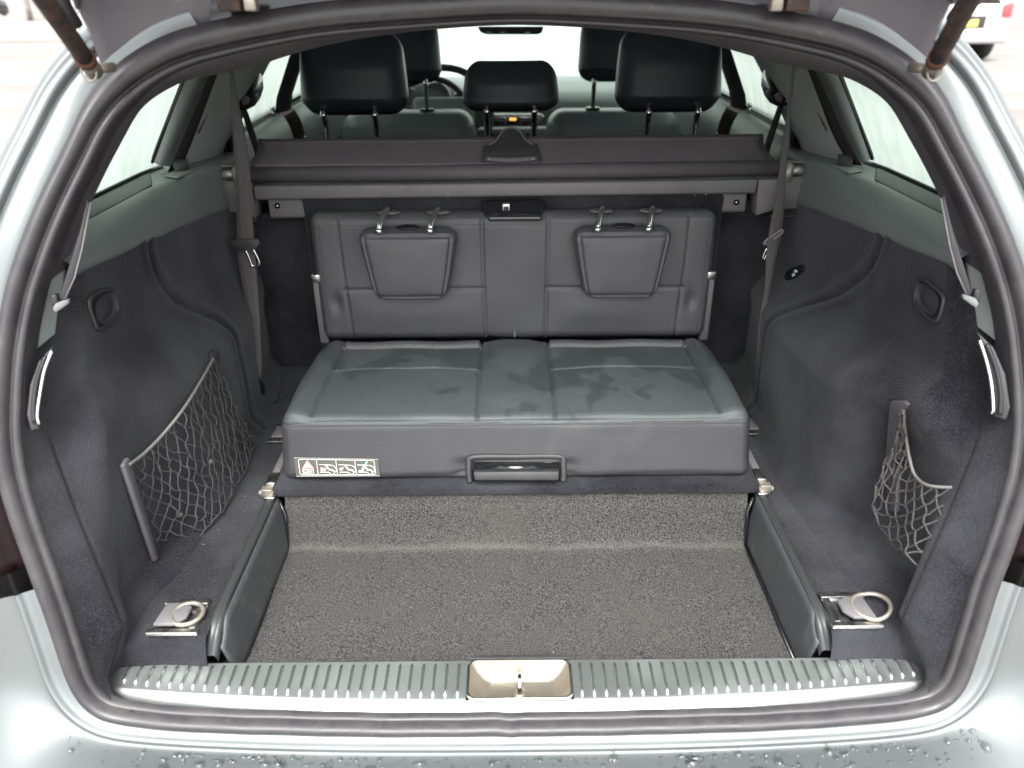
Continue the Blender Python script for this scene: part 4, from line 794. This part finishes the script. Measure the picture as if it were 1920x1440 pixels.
for sg in (-1, 1):
    e = 0 if LX[TGI[0]]*sg > 0 else -1
    ep = crom(P[e], 40)[3:26]; v, f = tube([p+np.array([sg*.012, -.006, -.002]) for p in ep], .008, 8); mesh('tailgate_edge_rubber', v, f, 'rubber', tgm)
    q = crom(P[e], 40)[4:24]; v, f = tube([p+np.array([-sg*.006, -.012, -.003]) for p in q], .003, 6); mesh('edge_bead', v, f, 'tg', tgm)
    ii = TGI[12] if e == 0 else TGI[-13]; jj = 12 if e == 0 else len(TGI)-13
    q = crom(P[jj], 40)[5:20]; v, f = tube([p+np.array([0, -.012, 0]) for p in q], .005, 6); mesh('tailgate_ridge', v, f, 'tg', tgm)
    bx_ = at(435 if sg < 0 else 1490, 8, y=.30); Bc = A[mid_, :13]-np.array([0, .014, 0]); v, f = grid(Bc)
    if sg < 0: mesh('hinge_cavity', v, f, 'gloss', tgm)
    box('hinge', bx_, (.030, .03, .016), 'rust', tgm, bev=.003)
    box('hinge_bolt', bx_+np.array([sg*-.028, -.012, .002]), (.016, .016, .02), 'zinc', tgm, bev=.003)
    x0 = sg*.555
    lo = at(172, 128, y=.215) if sg < 0 else at(1748, 128, y=.215); hi = at(78, -8, y=.04) if sg < 0 else at(1822, -8, y=.04); d = hi-lo; end = lo+d*3.2
    L = np.linalg.norm(d); g = lo+d*.16
    v, f = tube([g, lo+d*.5, end], .0105, 14); stt = mesh('gas_strut', v, f, 'rust', CAR); stt['label'] = ('left' if sg < 0 else 'right')+' rusty tailgate gas strut'
    v, f = tube([lo+d*.13, lo+d*.20], .0122, 12); mesh('strut_collar', v, f, mat('rust_orange', (.17, .062, .03), .8, mix=(.08, .045, .03), mscale=120), stt)
    v, f = tube([lo+d*-.05, lo+d*.15], [.011, .009], 12); mesh('ball_socket', v, f, 'zinc', stt)
    v, f = tube([lo+np.array([0, 0, -.004])+d*.0+np.array([.009*math.cos(t), -.009, .010*math.sin(t)]) for t in np.linspace(0, 6.283, 16, endpoint=False)], .0016, 6, closed=True); mesh('socket_clip', v, f, 'zinc', stt)
    v, f = tube([lo+d*-.02, lo+d*-.02+np.array([-sg*.012, .03, 0])], .006, 10); mesh('ball_stud', v, f, 'zinc', stt)
# tailgate window
v, f = prism([(-.46, -.10, 1.735), (.46, -.10, 1.735), (.50, -.55, 1.905), (-.50, -.55, 1.905)], (0, .002, .004)); 

# ================================================================== seat belts
def ribbon_px(name, rows, m, parent):   # rows: (pxL, pyL, pxR, pyR, y)
    return ribbon(name, [at(r[0], r[1], y=r[4]) for r in rows], [at(r[2], r[3], y=r[4]) for r in rows], m, parent, n=40)
SB = thing('seat_belt', 'left third row seat belt hanging broad side on before the dark lining', 'seat belt', (-.56, .8, 1.0), 'third row seat belts')
ribbon_px('webbing', [(427, 112, 433, 112, .86), (430, 130, 437, 130, .855), (433, 200, 449, 200, .83), (437, 260, 461, 260, .812), (441, 320, 469, 320, .798), (444, 400, 473, 400, .775), (445, 455, 477, 452, .76), (449, 500, 480, 495, .748), (458, 550, 484, 548, .735), (468, 600, 487, 598, .72), (477, 650, 489, 648, .705), (479, 690, 491, 690, .692), (475, 715, 487, 722, .688)], 'belt', SB)
tgp = [(430, 452), (436, 449), (484, 447), (489, 455), (480, 467), (478, 470), (462, 471), (446, 469)]
v, f = prism([at(a, b, y=.752) for a, b in tgp], (0, -.006, 0)); tn = mesh('tongue', v, f, 'plastic', SB, bev=.002)
v, f = tube(crom([at(a, b, y=.744) for a, b in [(461, 470), (468, 485), (473, 498), (484, 498), (486, 490), (479, 475), (475, 468)]], 30), .0028, 6); mesh('tongue_blade', v, f, 'chrome', tn)
v, f = prism([at(a, b, y=.686) for a, b in [(468, 700), (474, 690), (496, 720), (498, 738), (480, 742), (470, 728)]], (0, -.006, 0)); mesh('anchor', v, f, 'gloss', SB, bev=.003)
v, f = tube(crom([at(a, b, y=.69) for a, b in [(474, 690), (469, 715), (474, 745), (490, 760), (510, 757), (526, 742)]], 24), .0022, 6); mesh('anchor_cover_rim', v, f, 'plastic', SB)
ribbon('retractor_strap', [at(403, 112, x=-.590), at(372, 185, x=-.618), at(342, 255, x=-.648), at(315, 323, x=-.680)], [at(417, 112, x=-.584), at(390, 185, x=-.612), at(364, 255, x=-.642), at(338, 318, x=-.672)], 'strap', SB, n=16)
v, f = tube(crom([at(a, b, y=.85) for a, b in [(416, 112), (420, 124), (428, 127), (434, 118), (436, 104)]], 16), .006, 8); mesh('upper_guide', v, f, 'gloss', SB)
SB2 = thing('seat_belt', 'right third row seat belt twisted edge on, with a slanting latch tongue', 'seat belt', (.56, .8, 1.0), 'third row seat belts')
ribbon_px('webbing', [(1489, 98, 1492, 98, .86), (1483, 160, 1487, 160, .845), (1476, 210, 1482, 211, .83), (1466, 270, 1480, 265, .81), (1461, 320, 1474, 318, .797), (1453, 380, 1471, 378, .78), (1443, 430, 1465, 440, .765), (1437, 480, 1456, 480, .75), (1434, 540, 1444, 540, .735), (1424, 600, 1437, 600, .72), (1420, 650, 1435, 650, .705), (1421, 690, 1436, 690, .692), (1426, 712, 1438, 712, .686)], 'belt', SB2)
v, f = tube(crom([at(a, b, y=.762) for a, b in [(1432, 457), (1440, 448), (1455, 438), (1467, 431), (1466, 437), (1452, 447), (1438, 457)]], 24, True), .003, 8, closed=True); tn = mesh('tongue', v, f, 'plastic_grey', SB2)
v, f = tube(crom([at(a, b, y=.755) for a, b in [(1437, 467), (1430, 484), (1433, 486), (1440, 470)]], 16, True), .0018, 6, closed=True); mesh('tongue_blade', v, f, 'chrome', tn)
v, f = prism([at(a, b, y=.684) for a, b in [(1420, 705), (1436, 700), (1442, 722), (1432, 742), (1414, 740)]], (0, -.006, 0)); mesh('anchor', v, f, 'gloss', SB2, bev=.003)
v, f = tube(crom([at(a, b, y=.69) for a, b in [(1440, 690), (1444, 715), (1438, 740), (1424, 749), (1412, 742)]], 24), .0022, 6); mesh('anchor_cover_rim', v, f, 'plastic', SB2)
ribbon('retractor_strap', [at(1505, 104, x=.584), at(1532, 175, x=.612), at(1560, 248, x=.642), at(1592, 308, x=.674)], [at(1519, 108, x=.590), at(1552, 178, x=.618), at(1584, 248, x=.648), at(1616, 310, x=.682)], 'strap', SB2, n=16)
v, f = tube(crom([at(a, b, y=.85) for a, b in [(1484, 96), (1486, 108), (1496, 112), (1504, 104), (1506, 94)]], 16), .006, 8); mesh('upper_guide', v, f, 'gloss', SB2)
# second-row shoulder belts seen behind the pillars
for sg in (-1, 1):
    mxp = (lambda a, b: (a, b)) if sg < 0 else (lambda a, b: (1921-a, b-6))
    T2 = thing('shoulder_belt', ('left' if sg < 0 else 'right')+' second row shoulder belt with a bulky dark guide on the pillar', 'seat belt', (sg*.60, 1.1, 1.2), 'second row shoulder belts')
    gp = [(470, 145), (484, 128), (494, 142), (496, 168), (490, 186), (480, 200), (466, 207), (452, 204), (450, 192), (462, 170)]
    v, f = prism([at(*mxp(a, b), x=sg*.612) for a, b in gp], (sg*.045, 0, 0)); bl = mesh('belt_guide', v, f, 'gloss', T2, bev=.008)
    v, f = prism([at(*mxp(a, b), x=sg*.610) for a, b in [(452, 190), (459, 178), (468, 184), (465, 195), (456, 198)]], (sg*-.002, 0, 0)); mesh('guide_facet', v, f, mat('facet', (.14, .105, .095), .4), bl, bev=.001)
    ribbon('webbing', [at(*mxp(452, 204), x=sg*.63), at(*mxp(466, 250), x=sg*.625), at(*mxp(484, 305), x=sg*.615)], [at(*mxp(462, 204), x=sg*.63), at(*mxp(478, 250), x=sg*.625), at(*mxp(494, 300), x=sg*.615)], 'strap', T2, n=12)

# ================================================================== luggage nets
def net(parent, Tp, Bp, nu, nv, r, jit, skip=None):
    Tc = crom(Tp, 60); Bc = crom(Bp, 60)
    def pt(u, v_):
        a = u*59; i = min(int(a), 58); t = a-i; p = Tc[i]*(1-t)+Tc[i+1]*t; q = Bc[i]*(1-t)+Bc[i+1]*t; return p*(1-v_)+q*v_
    K = {}
    for j in range(nv+1):
        for i in range(nu+1):
            u = min(1, max(0, (i+(.5 if j % 2 else 0))/nu)); vv = j/nv; vv = vv**.9
            K[i, j] = pt(u, vv)+rng.normal(0, jit, 3)*(j > 0)*np.array([.6, 1, 1])
    parts = []; knots = []
    for j in range(nv):
        for i in range(nu+1):
            for di in ((0, 1) if j % 2 else (-1, 0)):
                k = i+di
                if k < 0 or k > nu: continue
                a, b = K[i, j], K[k, j+1]; sag = rng.normal(0, jit*.7, 3)+np.array([0, 0, -jit*.5])
                pts = [a, a*.7+b*.3+sag*.8, a*.35+b*.65+sag, b]; pp = crom(pts, 8)
                parts.append(tube(pp, [r*(1+.18*(q % 2)) for q in range(8)], 5))
            knots.append(K[i, j])
    for i in range(nu):                                    # gathered lower edge
        parts.append(tube(crom([K[i, nv], (K[i, nv]+K[i+1, nv])/2+np.array([0, -.006, -.002])+rng.normal(0, jit, 3), K[i+1, nv]], 8), r*1.2, 5))
    v, f = cat(parts); mesh('netting', v, f, 'cord', parent)
    kp = []
    for k in knots: kp.append(tube([k+np.array([-.0018, 0, -.0012]), k, k+np.array([.0018, 0, .0012])], [r*.9, r*1.75, r*.9], 5))
    v, f = cat(kp); mesh('knots', v, f, 'cord', parent, kind='stuff')
LN = thing('luggage_net', 'black luggage net sagging in wide folds on the left boot wall', 'net', (-.57, .3, .67), 'boot side nets')
def lw(px, py, o=0): return atw(px, py, -1, o)
tp = [lw(400, 672, .012), lw(378, 712, .012), lw(345, 765, .014), lw(305, 815, .014), lw(268, 852, .012), lw(241, 872, .010)]
bt_ = [at(474, 838, z=.676), at(456, 890, z=.672), at(426, 945, z=.671), at(385, 992, z=.671), at(335, 1018, z=.670), at(296, 1040, z=.670)]
bt_ = [lw(415, 700, .016)]+bt_; tp2 = [lw(402, 668, .012)]+tp
bt_ = [at(478, 828, z=.69)]+bt_[1:]
net(LN, tp, bt_, 15, 11, .00110, .0024)
v, f = tube(crom(tp, 40), .0026, 8); mesh('elastic_cord', v, f, mat('elastic', (.15, .145, .14), .6), LN)
v, f = prism([lw(390, 664, .002), lw(393, 656, .002), lw(402, 656, .002), lw(405, 668, .002), lw(402, 684, .002), lw(393, 680, .002)], (.008, 0, 0)); mesh('hook', v, f, 'plastic', LN, bev=.002)
v, f = prism([lw(a, b, .002) for a, b in [(222, 873), (230, 858), (236, 858), (238, 868), (290, 1046), (283, 1054)]], (.008, 0, 0)); mesh('mounting_rail', v, f, 'trim', LN, bev=.003)
for a, b in ((398, 862), (340, 962)): v, f = tube([lw(a, b, -.004), lw(a-3, b+4, .012)], .004, 8); mesh('peg', v, f, 'plastic_grey', LN)
RN = thing('luggage_net', 'black luggage net gathered to a point in the right boot pocket', 'net', (.58, .2, .67), 'boot side nets')
def rw(px, py, o=0): return atw(px, py, 1, o)
tp = [rw(1693, 770, .010), rw(1699, 820, .012), rw(1706, 862, .014), rw(1716, 892, .016), rw(1740, 910, .016), at(1790, 914, x=.600), at(1812, 910, x=.612)]
bt_ = [rw(1692, 778, .016), rw(1668, 850, .03), rw(1644, 905, .04), rw(1638, 965, .04), rw(1668, 1012, .035), rw(1700, 1042, .03), at(1735, 1060, x=.575)]
net(RN, tp, bt_, 10, 8, .0013, .0018)
v, f = tube(crom(tp, 40), .0024, 8); mesh('elastic_cord', v, f, bpy.data.materials['elastic'], RN)
v, f = prism([rw(a, b, -.004) for a, b in [(1678, 760), (1681, 751), (1706, 751), (1712, 757), (1705, 800), (1697, 850), (1690, 960), (1676, 960), (1672, 850)]], (-.010, 0, 0)); mp_ = mesh('mounting_rail', v, f, 'trim', RN, bev=.003)
for a, b in ((1694, 780), (1690, 812), (1687, 838), (1685, 868)): v, f = tube([rw(a, b, .006), rw(a, b, .0078)], .0042, 10); mesh('rail_hole', v, f, 'gloss', mp_)

# ================================================================== water drops on the bumper
dg = bpy.context.evaluated_depsgraph_get()
me = bumper.evaluated_get(dg).to_mesh(); vs = np.array([v.co[:] for v in me.vertices]); ns = np.array([v.normal[:] for v in me.vertices])
ok = np.where((vs[:, 1] < yos(vs[:, 2])-.012) & (np.abs(ns[:, 2]) > .5) & (np.abs(vs[:, 0]) < .62) & (vs[:, 1] > -.24))[0]
parts = []
ico = bmesh.new(); bmesh.ops.create_icosphere(ico, subdivisions=1, radius=1); iv = np.array([v.co[:] for v in ico.verts]); ifc = [tuple(v.index for v in f.verts) for f in ico.faces]; ico.free()
ifc = [tuple(q) for q in ifc]
tv = np.array([p for p in me.polygons]) if False else None
polys = [p for p in me.polygons if np.all(np.isin(p.vertices, ok))]
for k in range(750):
    p = polys[rng.integers(len(polys))]; a = rng.dirichlet(np.ones(len(p.vertices))); c = (vs[list(p.vertices)]*a[:, None]).sum(0); n = ns[p.vertices[0]]; n = n if n[2] > 0 else -n
    r = min(.008, .0015*math.exp(abs(rng.normal(0, .75)))); t1 = np.cross(n, [1, 0, 0]); t1 /= np.linalg.norm(t1); t2 = np.cross(n, t1); e = rng.uniform(.7, 1.6)
    parts.append((c+n*.0001+(iv[:, :1]*t1*r*e+iv[:, 1:2]*t2*r/e*1.2+iv[:, 2:]*n*r*.5), ifc))
bumper.evaluated_get(dg).to_mesh_clear()
v, f = cat(parts); mesh('water_drops', v, f, 'water', bumper, kind='stuff')

# ================================================================== lint and chips
def specks(name, pts, parent, m, s0, s1, flat=(0, 0, 1)):
    parts = []
    for p in pts:
        a = rng.uniform(0, 3.14); L = rng.uniform(s0, s1); W = L*rng.uniform(.25, .6); parts.append(boxv(p, (L, W, .0006), rz(a) if flat[2] else rx(1.57) @ rz(a)))
    v, f = cat(parts); return mesh(name, v, f, m, parent, smooth=False, kind='stuff')
M['lint'] = mat('lint', (.28, .265, .24), .9)
specks('lint', [(rng.choice([-1, 1])*rng.uniform(.46, .54), rng.uniform(.03, .5), .6675) for _ in range(30)]+[(rng.uniform(-.4, .4), rng.uniform(.02, .28), .5800) for _ in range(22)], CAR, 'lint', .0008, .0022)
specks('lint', [(rng.uniform(-.36, .36), rng.uniform(.43, .66), .8035) for _ in range(10)], TR, 'lint', .0010, .0022)
specks('paint_chips', [(rng.uniform(-.5, .48), .8195, 1.1+rng.choice([-.006, .002, .012])+rng.uniform(-.003, .003)) for _ in range(26)], CC, 'lint', .0012, .0042, (0, 1, 0))

# ================================================================== outside
def struct(o): o['kind'] = 'structure'; return o
P = np.array([[(x, y, .015*math.sin(x*1.3+y*.7)+.01*math.sin(x*3.1-y*2.2) if abs(x) < 60 and abs(y) < 60 else 0) for y in np.concatenate([[-300], np.linspace(-40, 60, 100), [300]])] for x in np.concatenate([[-300], np.linspace(-40, 40, 80), [300]])]); v, f = grid(P)
M['ground'] = mat('ground', (.18, .168, .155), .75, mix=(.125, .11, .098), mscale=.5, mdetail=8, bump=('noise', 20, .6), mrange=(.45, .7), second=((.09, .07, .055), .16, (.56, .68), .8))
struct(mesh('ground', v, f, 'ground'))
WC = thing('white_car', 'white car parked beyond the right pillar, seen from behind with red lamps and yellow plate', 'car', (9.3, 16.4, 0))
def wbx(n_, c, s, m, b=.05, par=None): return box(n_, (9.3+c[0], 16.4+c[1], c[2]), s, m, par or WC, bev=b)
M['car_white'] = mat('car_white', (.72, .72, .70), .35, coat=.5)
M['tyre'] = mat('tyre', (.02, .02, .02), .8)
cb = [(0, .35), (-.02, .55), (.0, .95), (.08, 1.05), (.35, 1.45), (1.6, 1.50), (2.4, 1.05), (3.6, .92), (3.75, .6), (3.7, .35)]
v, f = prism([(9.3-.88, 16.4+a, b) for a, b in cb], (1.76, 0, 0)); wb = mesh('body', v, f, 'car_white', WC, bev=.08)
v, f = prism([(9.3-.68, 16.4+.10, 1.06), (9.3+.68, 16.4+.10, 1.06), (9.3+.58, 16.4+.33, 1.40), (9.3-.58, 16.4+.33, 1.40)], (0, -.03, .02)); mesh('rear_window', v, f, 'gloss', WC)
wbx('rear_bumper', (0, -.06, .45), (1.78, .16, .22), mat('bump_dark', (.35, .35, .36), .5), .05)
wbx('number_plate', (-.02, -.04, .72), (.50, .03, .13), mat('plate', (.75, .58, .12), .5), .005); wbx('boot_recess', (0, -.015, .74), (.80, .03, .24), 'plastic', .01)
for sg in (-1, 1):
    wbx('tail_light', (sg*.78, -.01, .95), (.20, .08, .26), mat('tl', (.65, .05, .06), .3, emit=((1, .1, .1), .15)), .03)
    for yy in (.65, 3.0):
        v, f = tube([(9.3+sg*.70, 16.4+yy, .32), (9.3+sg*.90, 16.4+yy, .32)], .32, 20); wh = mesh('wheel', v, f, 'tyre', WC)
        v, f = tube([(9.3+sg*.895, 16.4+yy, .32), (9.3+sg*.91, 16.4+yy, .32)], .20, 16); mesh('rim', v, f, 'metal', wh)
# far bank, dark car and bare trees at the top left
P = np.array([[(x, 27+y, .55*math.exp(-((y-2)/1.6)**2)*(1+.35*math.sin(x*.9)+.2*math.sin(x*2.3))+0.01) for y in np.linspace(-2, 6, 16)] for x in np.linspace(-34, -4, 50)]); v, f = grid(P)
struct(mesh('earth_bank', v, f, mat('bank', (.20, .16, .13), .95, mix=(.32, .28, .24), mscale=2, bump=('noise', 8, 1))))
DC = thing('dark_car', 'small dark car far off by the bare trees at top left', 'car', (-24.4, 36, 0))
v, f = prism([(-25.3, 36+a, b) for a, b in cb], (1.8, 0, 0)); mesh('body', v, f, 'gloss', DC, bev=.08)
for sg in (-1, 1):
    for yy in (.65, 3.0): v, f = tube([(-24.4+sg*.72, 36+yy, .32), (-24.4+sg*.92, 36+yy, .32)], .32, 16); mesh('wheel', v, f, 'tyre', DC)
M['bark'] = mat('bark', (.24, .215, .195), .9, mix=(.34, .31, .29), mscale=6)
M['twig'] = mat('twig', (.20, .17, .15), .9)
def tree(x, y, h, lab):
    t = thing('bare_tree', lab, 'tree', (x, y, 0), 'bare trees at the far edge')
    r = .11*h/6; parts = [tube(crom([(x, y, 0), (x+.1*rng.normal(), y, h*.35), (x+.3*rng.normal(), y, h*.7), (x+.4*rng.normal(), y, h)], 10), list(np.linspace(r, r*.2, 10)), 8)]
    v, f = parts[0]; mesh('trunk', v, f, 'bark', t); tw = []
    for k in range(26):
        z = h*rng.uniform(.2, .95); a = rng.uniform(0, 6.28); L = (h-z)*.45+.6; p0 = np.array([x, y, z]); d = np.array([math.cos(a), math.sin(a), .7]); p1 = p0+d*L*.5+rng.normal(0, .1, 3); p2 = p0+d*L+np.array([0, 0, .2*L])
        tw.append(tube(crom([p0, p1, p2], 5), list(np.linspace(.035, .01, 5)), 4))
        for q in range(5):
            s0 = p0+(p2-p0)*rng.uniform(.3, 1); tw.append(tube([s0, s0+rng.normal(0, .3, 3)+np.array([0, 0, .35])], [.012, .004], 3))
    v, f = cat(tw); mesh('crown', v, f, 'twig', t)
spots = [(-24.0, 40, 7, 'leafless pale grey tree, leftmost of the three at the far edge of the yard'), (-23.9, 42, 8, 'leafless pale grey tree, middle one of three at the far edge of the yard'), (-21.2, 39, 6.5, 'leafless pale grey tree, nearest the raised tailgate of the three far left')]
for x, y, h, lb in spots: tree(x, y, h, lb)
